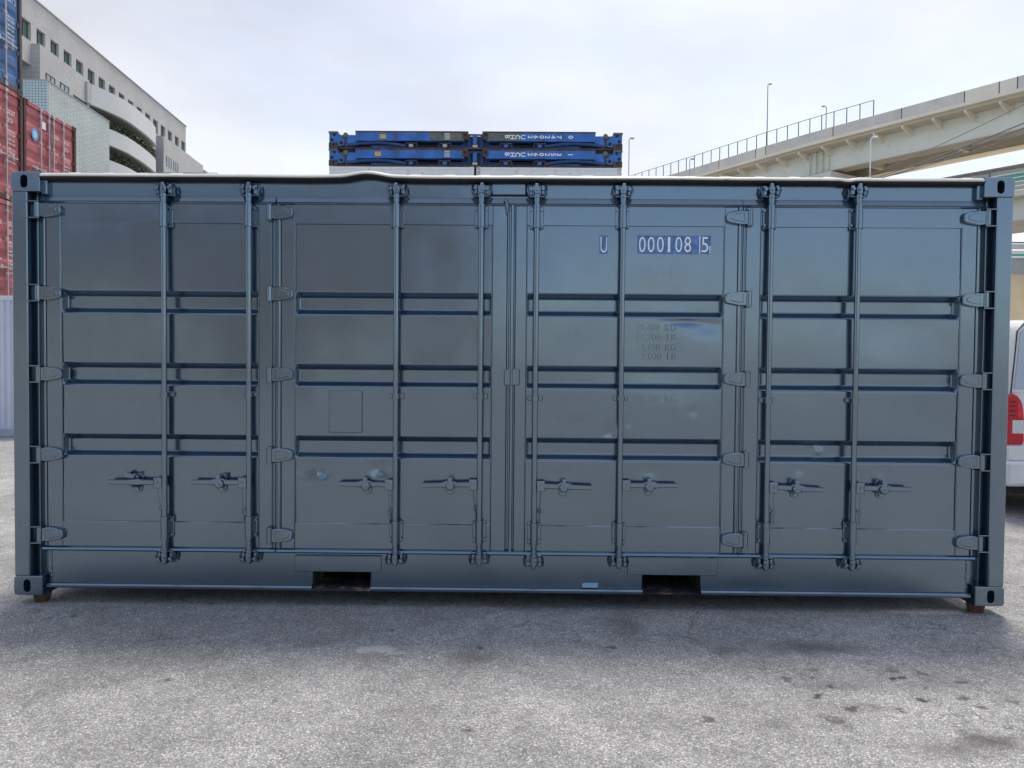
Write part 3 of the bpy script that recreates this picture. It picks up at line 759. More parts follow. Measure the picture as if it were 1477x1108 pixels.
# gaskets in the gaps between leaves (vertical)
def strip(p0, p1, y0, y1, parent, name='door_gasket'):
    g = MB(); g.cbox(X(p0, y0), X(p1, y0), y0, y1, zd0-0.005, zd1+0.005, 0.005); return g.build(name, PAINT2, parent)
strip(62.5, 66.0, 0.046, 0.10, doors[0]); strip(394, 397.5, 0.040, 0.09, doors[0]); strip(399, 404, 0.036, 0.09, doors[1])
strip(732, 734, 0.050, 0.10, doors[1]); strip(735, 740.5, 0.030, 0.09, doors[2], 'cover_strip')
strip(1063, 1067, 0.038, 0.09, doors[2]); strip(1068.5, 1072, 0.042, 0.09, doors[3]); strip(1406, 1410, 0.046, 0.10, doors[3])
for a, b, y in ((56, 68, 0.095), (1403, 1414, 0.095), (391, 407, 0.050), (729, 743, 0.052), (1060, 1075, 0.050)):
    bkm = MB(); bkm.box(X(a, y), X(b, y), y, 0.11, zd0, zd1); bkm.build('door_jamb_backing', PAINT, box_root)
# curled seal at the head of the middle gap, and the middle latch box
q = MB(); q.tube([(X(727, 0.03, 290), 0.03, Z(287, 0.03, 727)), (X(731, 0.028, 292), 0.026, Z(291, 0.026, 731)), (X(731.5, 0.028, 300), 0.024, Z(301, 0.024, 731)), (X(731, 0.028, 308), 0.036, Z(309, 0.03, 731))], 0.009, 8, True, [0.006, 0.011, 0.011, 0.005])
q.build('seal_corner', PAINT2, doors[1])
q = MB(); q.cbox(X(727, 0.02, 545), X(736.5, 0.02, 545), 0.016, FY+0.004, Z(556, 0.02, 731), Z(533, 0.02, 731), 0.004)
q.cbox(X(738.5, 0.02, 545), X(749.5, 0.02, 545), 0.020, FY+0.004, Z(556, 0.02, 744), Z(532, 0.02, 744), 0.004)
q.cbox(X(735, 0.02, 545), X(740, 0.02, 545), 0.022, FY, Z(555, 0.02, 738), Z(534, 0.02, 738), 0.003)
q.build('latch_box', PAINT2, doors[2])
# data plate with rivets
q = MB(); xa, xb, za, zb = X(474.5, PY, 593), X(523, PY, 593), Z(624, PY, 498), Z(563, PY, 498)
q.cbox(xa, xb, PY-0.007, PY+0.006, za, zb, 0.004)
for fx_ in (0.04, 0.96):
    for fz_ in (0.04, 0.5, 0.96): cyl_y(q, xa+(xb-xa)*fx_, za+(zb-za)*fz_, PY-0.011, PY-0.004, 0.005, 8)
plate = q.build('data_plate', GHOST, doors[1])
for t_, dx, dz in (('8-02', 0.70, 0.70), ('VIN', 0.84, 0.31), ('30480', 0.46, 0.20)):
    me = text_mesh(t_, 0.020, 0.8); o = put('lettering', me, PAINT2, doors[1]); o.location = (xa+(xb-xa)*dx, PY-0.0076, za+(zb-za)*dz)
# ---------------------------------------------------------------- lettering
def letters(txt, px, py, hpx, mat, parent, y=PY-0.0035, xs=0.62, bold=0.0, wpx=None):
    """baseline-left at px,py ; hpx cap height"""
    hgt = hpx/237.0; me = text_mesh(txt, hgt/0.70, xs, bold)
    if wpx:
        w = max(v.co.x for v in me.vertices)-min(v.co.x for v in me.vertices); k = (wpx/237.0)/w
        for v in me.vertices: v.co.x *= k
    x0 = min(v.co.x for v in me.vertices)
    for v in me.vertices: v.co.x -= x0
    o = put('lettering', me, mat, parent); o.location = (X(px, y, py), y, Z(py, y, px)); return o
D3 = doors[2]
for a, b in ((864.5, 876.5), (919.5, 1009), (1010.5, 1025)):
    q = MB(); q.cbox(X(a, PY, 353), X(b, PY, 353), PY-0.0058, PY-0.0032, Z(366.5, PY, (a+b)/2), Z(340, PY, (a+b)/2), 0.0004); q.build('sticker', STICK, D3)
yl = PY-0.0064
letters('U', 866, 364.5, 23.5, WHITE, D3, yl, wpx=9.5, bold=-0.001)
for i, ch in enumerate('000108'):
    cx_ = (921.5, 934.2, 947.6, 963.2, 974, 987)[i]
    letters(ch, cx_, 363.8, 22.6, WHITE, D3, yl, wpx=(9.6, 9.6, 9.6, 3.4, 9.8, 9.6)[i], bold=-0.001)
letters('5', 1011.8, 364, 22.6, WHITE, D3, yl, wpx=9.8, bold=-0.001)
q = MB(); q.box(X(1008.3, PY, 353), X(1009.6, PY, 353), PY-0.0062, PY-0.0030, Z(366, PY, 1009), Z(341, PY, 1009)); q.box(X(1023.2, PY, 353), X(1024.4, PY, 353), PY-0.0064, PY-0.0030, Z(366, PY, 1024), Z(355, PY, 1024)); q.build('sticker_edge', WHITE, D3)
for t_, px, py, h_, w_ in (('GLO', 823, 364, 22, 36), ('22G1', 920, 398, 13, 50), ('MAX. GROSS', 801, 487, 13, 76), ('30,480  KG', 919, 477, 10.5, 57), ('67,200  LB', 918, 491, 10.5, 58),
                           ('TARE', 801, 518, 11, 30), ('3,190  KG', 926, 506, 10.5, 50), ('7,030  LB', 926, 519, 10.5, 50), ('NET', 798, 587, 14, 26), ('27,290  KG', 918, 580, 10.5, 57), ('60,170  LB', 920, 594, 10.5, 57), ('CU. CAP.', 800, 608, 9, 50)):
    letters(t_, px, py, h_, GHOST, D3, PY-0.0032, wpx=w_)

# rusty supports under the corners
for i, (px, py, w) in enumerate(((46, 862, 0.115), (1413, 880, 0.105))):
    p = at_z(px, py+6, 0.0); q = MB()
    x = -LX+0.125 if i == 0 else LX-0.125
    n = 9; lo = []; hi = []
    rnd = random.Random(i+3)
    for k in range(n):
        a = 2*pi*k/n; lo.append((x+0.035*cos(a)*(1+.3*rnd.random()), 0.085+0.04*sin(a), -0.004)); hi.append((x+0.052*cos(a)*(1+.2*rnd.random()), 0.085+0.055*sin(a), 0.064))
    q.add(lo+hi, [(k, (k+1) % n, n+(k+1) % n, n+k) for k in range(n)]); q.add(hi, [tuple(range(n))])
    tag(q.build('support_block', RUST, None), 'rusty brown block under the slate container corner nearer the %s' % ('red container stack', 'white van')[i], 'block', 'blocks under the slate container')

# ================================================================== stacked containers with doors on the left
def local_frame(vpx, hpy=524.0):
    d = ray(vpx, hpy); th = -math.atan2(d.x, d.y); return th
TH = local_frame(676)
dvec = Vector((-sin(TH), cos(TH), 0)); nvec = Vector((cos(TH), sin(TH), 0))
def corr_door(x0, x1, z0, z1, nrec=5, dep=0.036):
    """door sheet in x,z with horizontal ribs pushed in; flat rim"""
    zs = [(z0, 0)]; hgt = z1-z0; m = 0.10; pitch = (hgt-2*m)/nrec
    zs.append((z0+m*0.6, 0))
    for i in range(nrec):
        b = z0+m+i*pitch
        zs += [(b+pitch*0.18, 0), (b+pitch*0.36, 1), (b+pitch*0.66, 1), (b+pitch*0.84, 0)]
    zs.append((z1, 0))
    mb = MB(); vs = []
    xs2 = [(x0, 0), (x0+0.05, 0), (x0+0.10, 1), (x1-0.10, 1), (x1-0.05, 0), (x1, 0)]
    for x, e in xs2:
        for z, d in zs: vs.append((x, 0.05+dep*min(d, e), z))
    k = len(zs); mb.add(vs, [(i*k+j, (i+1)*k+j, (i+1)*k+j+1, i*k+j+1) for i in range(len(xs2)-1) for j in range(k-1)])
    return mb
CW, CH, CL = 2.438, 2.591, 6.058
def door_container(name, label, paint_m, frame_m, rod_m, marks, sticker=None, loc=(0, 0, 0), rz=0, group=None):
    root = thing(name, label, 'container', loc, rz, group)
    for x in (0.0, CW-0.09):
        q = MB(); q.cbox(x, x+0.09, 0.004, 0.15, 0.118, CH-0.118, 0.006); q.build('corner_post', frame_m, root)
        q = MB(); q.cbox(x, x+0.09, CL-0.15, CL-0.004, 0.118, CH-0.118, 0.006); q.build('corner_post', frame_m, root)
    for sx in (0, 1):
        for z in (0, CH-0.118):
            for bk_ in (0, 1):
                o = put('corner_casting', cm[bool(sx) ^ bool(bk_)], frame_m, root); o.location = (sx*CW, bk_*CL, z)
                if bk_: o.rotation_euler = (0, 0, pi)
    q = MB(); q.cbox(0.16, CW-0.16, 0.02, 0.14, CH-0.115, CH-0.01, 0.006); q.build('header', paint_m, root)
    q = MB(); q.cbox(0.16, CW-0.16, 0.02, 0.14, 0.01, 0.13, 0.006); q.build('sill', frame_m, root)
    for k_, (a, b) in enumerate(((0.115, CW/2-0.008), (CW/2+0.008, CW-0.115))):
        mb = corr_door(a, b, 0.14, CH-0.125); dr = mb.build('door', paint_m, root)
        g = MB(); 
        for xx in (a-0.012, b+0.0): g.box(xx, xx+0.012, 0.044, 0.09, 0.14, CH-0.125)
        g.build('door_gasket', RUBBER, dr)
        for rx in ((a+0.62, b-0.10) if k_ == 0 else (a+0.10, b-0.62+0.10)):
            r_ = MB(); r_.tube([(rx, 0.012, 0.05), (rx, 0.012, CH-0.04)], 0.019, 8)
            for z in (0.22, 0.9, 1.7, CH-0.24): r_.cbox(rx-0.045, rx+0.045, 0.0, 0.055, z-0.035, z+0.035, 0.004)
            for z in (0.07, CH-0.07): r_.cbox(rx-0.05, rx+0.05, -0.01, 0.06, z-0.045, z+0.045, 0.006)
            r_.build('locking_bar', rod_m, dr)
            s_ = -1 if k_ == 0 else 1
            h_ = MB(); h_.cbox(*sorted((rx, rx+s_*0.42)), -0.012, 0.006, 1.02, 1.05, 0.004); h_.cbox(rx+s_*0.22-0.03, rx+s_*0.22+0.03, -0.016, 0.055, 0.99, 1.09, 0.005); h_.build('handle', rod_m, dr)
        for z in (0.3, 0.95, 1.6, 2.25):
            hx = a-0.03 if k_ == 0 else b-0.045
            h_ = MB(); h_.cbox(hx, hx+0.075, 0.02, 0.06, z-0.05, z+0.05, 0.006); h_.build('hinge', frame_m, dr)
        for (dk, txt, x, z, h, w) in marks:
            if dk != k_: continue
            me = text_mesh(txt, h/0.7*0.85, 0.8, 0.0)
            ww = max(v.co.x for v in me.vertices)-min(v.co.x for v in me.vertices)
            for v in me.vertices: v.co.x *= w/ww
            o = put('lettering', me, WHITE, dr); o.location = (a+x, 0.045, z)
        if sticker and k_ == 0:
            q = MB(); cyl_y(q, a+0.42, 1.86, 0.043, 0.0505, 0.15, 24); q.build('round_sticker', SKY, dr)
            q = MB(); cyl_y(q, a+0.42, 1.86, 0.0415, 0.044, 0.10, 6); q.build('sticker_emblem', WHITE2, dr)
            q = MB(); q.box(a+0.74, a+0.90, 0.043, 0.0505, 2.10, 2.28); q.build('paper_label', WHITE, dr)
    side = MB(); corr(side, (0.02, 0.15, 0), (0.02, CL-0.15, 0), (1, 0, 0), 0.12, CH-0.06); side.build('side_wall', paint_m, root)
    side = MB(); corr(side, (CW-0.02, 0.15, 0), (CW-0.02, CL-0.15, 0), (-1, 0, 0), 0.12, CH-0.06); side.build('side_wall', paint_m, root)
    q = MB(); 
    for x in (0.0, CW-0.06): q.cbox(x, x+0.06, 0.16, CL-0.16, CH-0.08, CH-0.01, 0.005)
    q.build('top_side_rail', frame_m, root)
    q = MB()
    for x in (0.0, CW-0.05): q.cbox(x, x+0.05, 0.16, CL-0.16, 0.01, 0.16, 0.005)
    q.build('bottom_side_rail', frame_m, root)
    q = MB(); q.box(0.06, CW-0.06, 0.15, CL-0.05, CH-0.05, CH-0.03); q.build('roof', paint_m, root)
    q = MB(); q.box(0.06, CW-0.06, CL-0.06, CL-0.03, 0.1, CH-0.06); q.build('end_wall', paint_m, root)
    return root
RED = plain('faded_red_paint', (0.46, 0.125, 0.125), 0.5, var=0.22, scale=1.6, dirt=(0.15, 0.06, 0.05), dirt_amt=0.18, dirt_scale=3.0)
REDF = plain('brown_frame_paint', (0.115, 0.048, 0.043), 0.7, var=0.35, scale=3, dirt=(0.07, 0.055, 0.05), dirt_amt=0.35, dirt_scale=4.0)
BLU = plain('weathered_blue_paint', (0.07, 0.16, 0.34), 0.5, var=0.22, scale=1.6, dirt=(0.17, 0.17, 0.16), dirt_amt=0.22, dirt_scale=2.2)
BLUF = plain('blue_frame_rust', (0.10, 0.095, 0.10), 0.7, var=0.35, scale=3, dirt=(0.17, 0.09, 0.06), dirt_amt=0.35, dirt_scale=4.0)
SKY = plain('sky_blue_sticker', (0.10, 0.42, 0.72), 0.4, var=0.08)
WHITE2 = plain('pale_sticker_print', (0.45, 0.68, 0.82), 0.4, var=0.05)
marks = [(1, 'GESU', 0.16, 2.02, 0.12, 0.26), (1, '427227', 0.60, 2.02, 0.12, 0.36), (1, '1', 1.02, 2.02, 0.12, 0.05), (1, '22G1', 0.60, 1.83, 0.12, 0.27)]
for i, (t_, w_) in enumerate((('MAX WT', 0.3), ('TARE', 0.2), ('PAYLOAD', 0.32), ('CUBE', 0.2))):
    z = 1.62-i*0.21
    marks += [(1, t_, 0.10, z, 0.055, w_), (1, '30480 KGS', 0.62, z, 0.055, 0.34), (1, '67200 LBS', 0.62, z-0.085, 0.055, 0.34)]
bmarks = [(1, 'CAXU', 0.16, 2.02, 0.15, 0.3), (1, '60577 2', 0.60, 2.02, 0.15, 0.42)]
for i in range(4): bmarks += [(1, '30480 KGS', 0.62, 1.65-i*0.2, 0.06, 0.34), (1, '67200 LBS', 0.62, 1.565-i*0.2, 0.06, 0.34)]
Pc = at_z(110, 185, 3*CH+0.0)            # far top corner of the red stack
def stack_loc(col_i, tier): 
    q = Pc - dvec*(CW + col_i*(CW+0.06)); return (q.x, q.y, tier*CH)
RZ = math.atan2(dvec.y, dvec.x)
tags = {(0, 2): 'faded red container with round blue sticker, topmost beside the grey tiled building', (0, 1): 'faded red container under the one with round blue sticker', (0, 0): 'faded red container at the foot of the stack with the round blue sticker',
        (1, 2): 'faded red container directly under the weathered blue container', (1, 1): 'faded red container two tiers below the weathered blue container, behind the white fence', (1, 0): 'faded red container hidden at ground level behind the white corrugated fence'}
for c_ in (0, 1):
    for t_ in (0, 1, 2):
        door_container('shipping_container', tags[(c_, t_)], RED, REDF, GALV, marks, c_ == 0 and t_ == 2, stack_loc(c_, t_), RZ, 'red containers stacked beside the tiled building')
door_container('shipping_container', 'weathered blue container on top of the red container stack', BLU, BLUF, GALV, bmarks, False, stack_loc(1, 3), RZ)

# ================================================================== white corrugated fence (lower left)
FW = plain('white_fence_paint', (0.62, 0.65, 0.74), 0.4, var=0.06)
fy = 10.3
pf = at_y(7, 427, fy); ztop = pf.z
fence = thing('corrugated_fence', 'white corrugated steel fence standing in front of the red containers', 'fence', (pf.x, fy, 0))
for k_ in range(10):
    x1_ = 1.0-k_*0.5; q = MB(); pts = []
    for j in range(4):
        for f, o in ((0.0, 0), (0.35, 0), (0.5, 0.035), (0.85, 0.035)): pts.append((x1_-0.5+0.125*(j+f), -o))
    pts.append((x1_-0.002, 0))
    n = len(pts); q.add([(a, b, 0.10) for a, b in pts]+[(a, b, ztop-0.06) for a, b in pts], [(i, i+1, n+i+1, n+i) for i in range(n-1)])
    q.build('fence_panel', FW, fence)
q = MB(); q.cbox(-4.5, 1.0, -0.05, 0.03, ztop-0.09, ztop, 0.005); q.build('top_rail', FW, fence)
q = MB(); q.cbox(-4.5, 1.0, -0.06, 0.04, 0.0, 0.16, 0.01); q.build('base_rail', plain('fence_base', (0.40, 0.42, 0.48), 0.6), fence)
for k_ in range(4):
    q = MB(); q.cbox(0.9-k_*1.7, 0.96-k_*1.7, 0.04, 0.10, 0, ztop-0.1, 0.004); q.build('post', GALV, fence)

# ================================================================== grey tiled building
TILE = brick_mat('grey_facade_tile', (0.57, 0.55, 0.52), (0.53, 0.51, 0.485), (0.46, 0.445, 0.43), 0.6, 0.3, 0.03)
TILE2 = plain('grey_smooth_wall', (0.68, 0.68, 0.66), 0.6, var=0.06, scale=0.4)
SIDE = brick_mat('grey_side_tile', (0.48, 0.48, 0.49), (0.45, 0.45, 0.46), (0.38, 0.38, 0.39), 1.2, 0.4, 0.03, vertical='XZ', offset=0.0)
BRK = brick_mat('grey_green_tile', (0.66, 0.70, 0.66), (0.57, 0.61, 0.57), (0.36, 0.39, 0.37), 0.85, 0.165, 0.035)
GRID = brick_mat('glazed_block', (0.56, 0.66, 0.66), (0.50, 0.61, 0.62), (0.20, 0.25, 0.26), 0.21, 0.19, 0.02, vertical='XZ', offset=0.0, rough=0.25)
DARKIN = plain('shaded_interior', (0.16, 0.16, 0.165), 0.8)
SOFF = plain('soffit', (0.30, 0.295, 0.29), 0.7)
GLS = glass_mat('green_window_glass', (0.10, 0.19, 0.17)); GLS2 = glass_mat('sky_window_glass', (0.30, 0.38, 0.42))
FRM = plain('window_frame_metal', (0.10, 0.11, 0.11), 0.5)
CURT = plain('curtain', (0.62, 0.66, 0.62), 0.8)
Pf = at_d(268, 183, 103.0); FO = Vector((Pf.x, Pf.y, 0))
def fac(px, py, p=0.0):
    d = ray(px, py); k_ = (p - (CAM-FO).dot(nvec))/d.dot(nvec); P = CAM+d*k_
    return (P-FO).dot(dvec), P.z          # along, height
bld = thing('office_building', 'long grey tiled office building with curved planted balconies and square windows', 'building', FO, TH)
# local coords: x = outward (p), y = along (s), z = height
hr = fac(268, 183)[1]; s_end = 0.0; s_beg = fac(4, 10)[0]-6
hs_ = fac(228, 219)[1]                     # underside of the upper storey
w1 = fac(31.4, 23.2); w1b = fac(45.3, 60.7); hw1, hw0 = w1[1], w1b[1]
WP = [37.5, 60.5, 81, 100.2, 118, 134.2, 148.5, 162.6, 176, 188.4, 200.1, 211.8, 223.3, 234.4, 244.7, 254.1, 263.9]
ws = [fac(p, 0)[0] for p in WP]; sp = (ws[-1]-ws[0])/16.0; ws = [ws[0]+sp*i for i in range(17)]
ww = w1b[0]-w1[0]
ww = min(ww, sp*0.62)
D0 = -18.0
q = MB(); q.box(D0, 0, s_beg, s_end, hw1, hr); q.box(D0, 0, s_beg, s_end, hs_, hw0)
ed = [s_beg]
for s in ws: ed += [s-ww/2, s+ww/2]
ed.append(s_end)
for i in range(0, len(ed), 2):
    if ed[i+1]-ed[i] > 0.05: q.box(D0, 0.0, ed[i], ed[i+1], hw0, hw1)
q.build('upper_storey', TILE, bld)
q = MB(); q.box(D0-0.05, 0.12, s_beg, s_end+0.08, hr, hr+0.10); q.build('parapet_coping', plain('coping_metal', (0.36, 0.36, 0.36), 0.5), bld)
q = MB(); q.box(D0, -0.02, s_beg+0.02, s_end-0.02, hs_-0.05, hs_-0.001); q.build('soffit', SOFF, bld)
for i, s in enumerate(ws):
    rd = 0.30
    w = MB(); w.box(-rd-0.05, -rd, s-ww/2, s+ww/2, hw0, hw1); wo_ = w.build('window', GLS, bld)
    f = MB()
    for a, b in ((s-ww/2, s-ww/2+0.07), (s-0.04, s+0.04), (s+ww/2-0.07, s+ww/2)): f.box(-rd, -rd+0.06, a, b, hw0, hw1)
    f.box(-rd, -rd+0.05, s-ww/2, s+ww/2, hw1-0.08, hw1); f.box(-rd, -rd+0.05, s-ww/2, s+ww/2, hw0, hw0+0.08); f.build('window_frame', FRM, wo_)
    if i % 3 != 1:
        f = MB(); f.box(-rd+0.001, -rd+0.012, s-ww/2+0.08, s-ww/2+0.08+ww*0.22, hw0+0.08, hw1-0.1); f.build('curtain', CURT, wo_)
# lower storeys set back (dark recess) 
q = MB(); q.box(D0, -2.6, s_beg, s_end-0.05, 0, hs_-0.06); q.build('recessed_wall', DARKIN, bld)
# block A
pA = 0.75
sA0, hA = fac(57.5, 63.3, pA); sA1 = fac(128.5, 118, pA)[0]
q = MB(); q.box(-2.5, pA, sA0, sA1, 0, hA); blkA = q.build('projecting_bay', TILE, bld)
q = MB(); q.box(-2.5, pA-0.02, sA0-0.03, sA0-0.004, 0, hA); q.build('bay_side', SIDE, bld)
for (a, b, c_, d_) in ((66.4, 78.6, 106.7, 114.5), (87, 98.5, 119.8, 127)):
    s0, h1 = fac(a, c_, pA); s1, h0 = fac(b, d_+7.5, pA)
    w = MB(); w.box(pA-0.05, pA+0.02, s0, s1, h0, h1); o = w.build('window', GLS2, bld)
    f = MB(); f.box(pA, pA+0.05, s0-0.06, s1+0.06, h1, h1+0.1)
    for e in (s0, (s0+s1)/2, s1): f.box(pA, pA+0.06, e-0.06, e+0.06, h0, h1)
    f.build('window_frame', FRM, o)
s0, h1 = fac(105.6, 136, pA); s1, h0 = fac(125.5, 154, pA); w = MB(); w.box(pA-0.05, pA+0.02, s0, s1, h0, h1); w.build('louvre_opening', plain('dark_louvre', (0.05, 0.05, 0.05), 0.7), bld)
# curved bay B : bowed balconies
pB = 1.0
sB0, hB = fac(131.5, 121, pB); sB1 = fac(209, 190, 0)[0]
def bow(n=48, extra=0.0):
    pts = []
    for i in range(n+1):
        t = i/n; s = sB0+(sB1-sB0)*t
        b = 1-(max(0, (t-0.30)/0.70))**2.4 if t > 0.30 else 1
        pts.append((pB + BULGE*(sin(pi*0.5*min(1, t/0.42))**1.0)*max(0, b)**0.5 + extra, s))
    return pts
BULGE = 1.3
def band(h0, h1, name, mat, thick=0.35):
    out = bow(); q = MB(); n = len(out); vs = []
    for (p, s) in out:
        vs += [(p, s, h0), (p, s, h1), (p-thick, s, h1), (p-thick, s, h0)]
    fs = []
    for i in range(n-1):
        for j in range(4): fs.append((i*4+j, i*4+(j+1) % 4, (i+1)*4+(j+1) % 4, (i+1)*4+j))
    fs += [(0, 1, 2, 3), tuple(range((n-1)*4, n*4))]
    q.add(vs, fs); return q.build(name, mat, bld)
def slab(h0, h1, name, mat):
    out = bow(extra=-0.36); n = len(out); q = MB()
    poly = [(p, s) for p, s in out]+[(-2.55, sB1), (-2.55, sB0)]
    vs = [(p, s, h0) for p, s in poly]+[(p, s, h1) for p, s in poly]; m = len(poly)
    q.add(vs, [tuple(range(m))[::-1], tuple(range(m, 2*m))]+[(i, (i+1) % m, m+(i+1) % m, m+i) for i in range(m)]); return q.build(name, mat, bld)
hb1 = fac(131.5, 121, pB)[1]; hb0 = fac(131.5, 150.5, pB)[1]
sB_h = hb1-hb0
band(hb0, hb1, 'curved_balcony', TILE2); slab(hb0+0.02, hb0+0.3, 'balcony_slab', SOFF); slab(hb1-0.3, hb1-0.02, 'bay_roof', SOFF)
# second and third bands: heights read on the bowed front at mid bay
hm1 = fac(157.2, 183, pB+BULGE*0.75)[1]; hm0 = fac(157.2, 206.5, pB+BULGE*0.75)[1]
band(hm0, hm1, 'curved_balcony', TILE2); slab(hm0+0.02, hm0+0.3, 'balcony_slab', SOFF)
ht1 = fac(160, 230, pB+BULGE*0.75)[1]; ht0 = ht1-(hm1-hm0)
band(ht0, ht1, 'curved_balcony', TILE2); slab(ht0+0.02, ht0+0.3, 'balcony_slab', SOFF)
band(0, ht0-(hm0-ht1), 'curved_base', TILE2)
q = MB(); q.box(-2.5, pB-0.02, sB0-0.7, sB0-0.003, hb0, hb1); q.build('bay_return', SIDE, bld)
# far block C
pC = 0.8
sC0, hC = fac(235.8, 196, pC); q = MB(); q.box(-2.5, pC, sC0, s_end-0.3, 0, hC); q.build('projecting_bay', TILE, bld)
q = MB(); q.box(-2.5, pC-0.02, sC0-0.03, sC0-0.004, 0, hC); q.build('bay_side', SIDE, bld)
for (a, b, c_, d_) in ((240.3, 246.5, 224.8, 243.5), (250.5, 256.2, 232, 249)):
    s0, h1 = fac(a, c_, pC); s1, h0 = fac(b, d_, pC)
    w = MB(); w.box(pC-0.05, pC+0.02, s0, s1, h0, h1); o = w.build('window', GLS2, bld)
    f = MB()
    for e in (s0, (s0+s1)/2, s1): f.box(pC, pC+0.06, e-0.06, e+0.06, h0, h1)
    f.build('window_frame', FRM, o)
# end block D and a small roof house
pD = 0.6
sD0, hD = fac(274, 225, pD); sD1 = fac(293, 240, pD)[0]
q = MB(); q.box(-14, pD, sD0, sD1, 0, hD); q.build('end_block', TILE, bld)
sE0 = fac(294, 248.5, 0.3)[0]; hE = fac(300, 248.6, 0.3)[1]
q = MB(); q.box(-10, 0.3, sE0+0.5, sE0+14, 0, hE); q.build('end_block', TILE, bld)
# planting on the balconies
LEAF_M = plain('hedge_leaf', (0.055, 0.085, 0.038), 0.6, var=0.5, scale=2.5)
def hedge(h, label, dens=900, t0=0.06, t1=0.97):
    rnd = random.Random(int(h*10)); root = thing('hedge', label, 'hedge', FO, TH, 'hedges on the curved balconies')
    q = MB(); out = bow(n=80, extra=-0.45)
    for k_ in range(dens):
        i = int(rnd.uniform(t0, t1)*80); p, s = out[i]; lump = 0.45+0.35*sin(i*0.9)+0.25*sin(i*2.3+1)
        hh = max(0.0, rnd.random())**0.8*(0.45+lump*0.75)
        c_ = Vector((p+rnd.uniform(-0.35, 0.42), s+rnd.uniform(-0.3, 0.3), h+hh)); r_ = rnd.uniform(0.09, 0.2)
        a = Vector((rnd.uniform(-1, 1), rnd.uniform(-1, 1), rnd.uniform(-1, 1))).normalized(); b = a.cross(Vector((rnd.uniform(-1, 1), rnd.uniform(-1, 1), rnd.uniform(-1, 1)))).normalized()
        q.add([c_+a*r_, c_+b*r_*0.6, c_-a*r_, c_-b*r_*0.6], [(0, 1, 2, 3)])
    q.build('foliage', LEAF_M, root)
    q = MB()
    for i in range(6, 76, 5):
        p, s = out[i]; q.tube([(p, s, h-0.2), (p+0.05, s+0.03, h+0.4)], 0.03, 5)
    q.build('stem', plain('hedge_stem', (0.10, 0.075, 0.05), 0.8), root)
hedge(hm1-0.05, 'green hedge on the balcony right below the topmost curved wall')
hedge(ht1-0.05, 'green hedge on the lower curved balcony')
# tiled building standing in front of it
pE = 9.0
s5, h5 = fac(69.5, 117, pE); s6 = fac(157.5, 175, pE)[0]
s5n = s5
ann = thing('tiled_annex', 'low annex clad in pale green glazed tile beside the grey office building', 'building', FO, TH)
q = MB(); q.box(pE-12, pE, s5+0.02, s6, 0, h5); q.build('wall', BRK, ann)
q = MB(); q.box(pE-12, pE-0.01, s5-0.08, s5, 0, h5); q.build('glazed_front', GRID, ann)
q = MB(); q.box(pE-12, pE+0.04, s5-0.10, s6+0.04, h5, h5+0.07); q.build('coping', MATS['coping_metal'], ann)
# long low roof beyond
P0 = at_d(216, 249.6, 62.0); P1 = at_d(312, 249.6, 62.0)
low = thing('low_shed', 'long low grey flat roofed shed in front of the office building end', 'shed', ((P0.x+P1.x)/2, P0.y, 0))
q = MB(); L2 = (P1.x-P0.x)/2; q.box(-L2, L2, 0, 6, 0, P0.z-0.25); q.build('wall', SOFF, low)
q = MB(); q.box(-L2-0.1, L2+0.1, -0.2, 6.2, P0.z-0.25, P0.z); q.build('roof', MATS['coping_metal'], low)

# ================================================================== white container stack with folded flat racks
WHT = plain('white_container_paint', (0.80, 0.82, 0.81), 0.5, var=0.05, dirt=(0.36, 0.30, 0.24), dirt_amt=0.06, dirt_scale=2.5)
WHTR = plain('white_paint_rusting', (0.62, 0.60, 0.56), 0.6, var=0.1, dirt=(0.24, 0.10, 0.05), dirt_amt=0.42, dirt_scale=7.0)
DARKL = plain('seam_dark', (0.30, 0.31, 0.31), 0.7)
RK = 27.4                                  # world y of the stack front
pa_ = at_y(474, 200, RK); pb_ = at_y(898, 205, RK)
z_top = at_y(686, 240.5, RK).z
TIER = z_top/4.0
def white_box(label, x0, z0, cast_m):
    root = thing('shipping_container', label, 'container', (x0, RK, z0), 0, 'white containers under the flat racks')
    Lw = 6.02; hh = TIER-0.004
    q = MB(); q.box(0.02, Lw-0.02, 0.03, 2.40, 0.1, hh-0.14); q.build('side_wall', WHT, root)
    q = MB(); q.cbox(0.17, Lw-0.17, 0.008, 0.10, hh-0.115, hh-0.012, 0.006); q.build('top_rail', WHT, root)
    q = MB(); q.cbox(0.17, Lw-0.17, 0.008, 0.10, 0.01, 0.16, 0.006); q.build('bottom_rail', WHT, root)
    q = MB(); q.box(0.02, Lw-0.02, 0.03, 2.40, hh-0.14, hh-0.03); q.build('roof', WHT, root)
    for z in (hh-0.42, hh-0.78, hh-1.3): 
        q = MB(); q.box(0.17, Lw-0.17, 0.024, 0.033, z, z+0.018); q.build('panel_seam', DARKL, root)
    for sx in (0, 1):
        for z in (0, hh-0.118):
            for bk_ in (0, 1):
                o = put('corner_casting', cm[bool(sx) ^ bool(bk_)], cast_m, root); o.location = (sx*Lw, bk_*2.42, z)
                if bk_: o.rotation_euler = (0, 0, pi)
        q = MB(); a = 0.003 if sx == 0 else Lw-0.16; q.cbox(a, a+0.157, 0.006, 0.15, 0.11, hh-0.112, 0.006); q.build('corner_post', cast_m, root)
        q = MB(); q.cbox(a, a+0.157, 2.27, 2.414, 0.11, hh-0.112, 0.006); q.build('corner_post', cast_m, root)
    return root
ord_ = ('lowest tier', 'second tier', 'third tier', 'top tier directly under the flat racks')
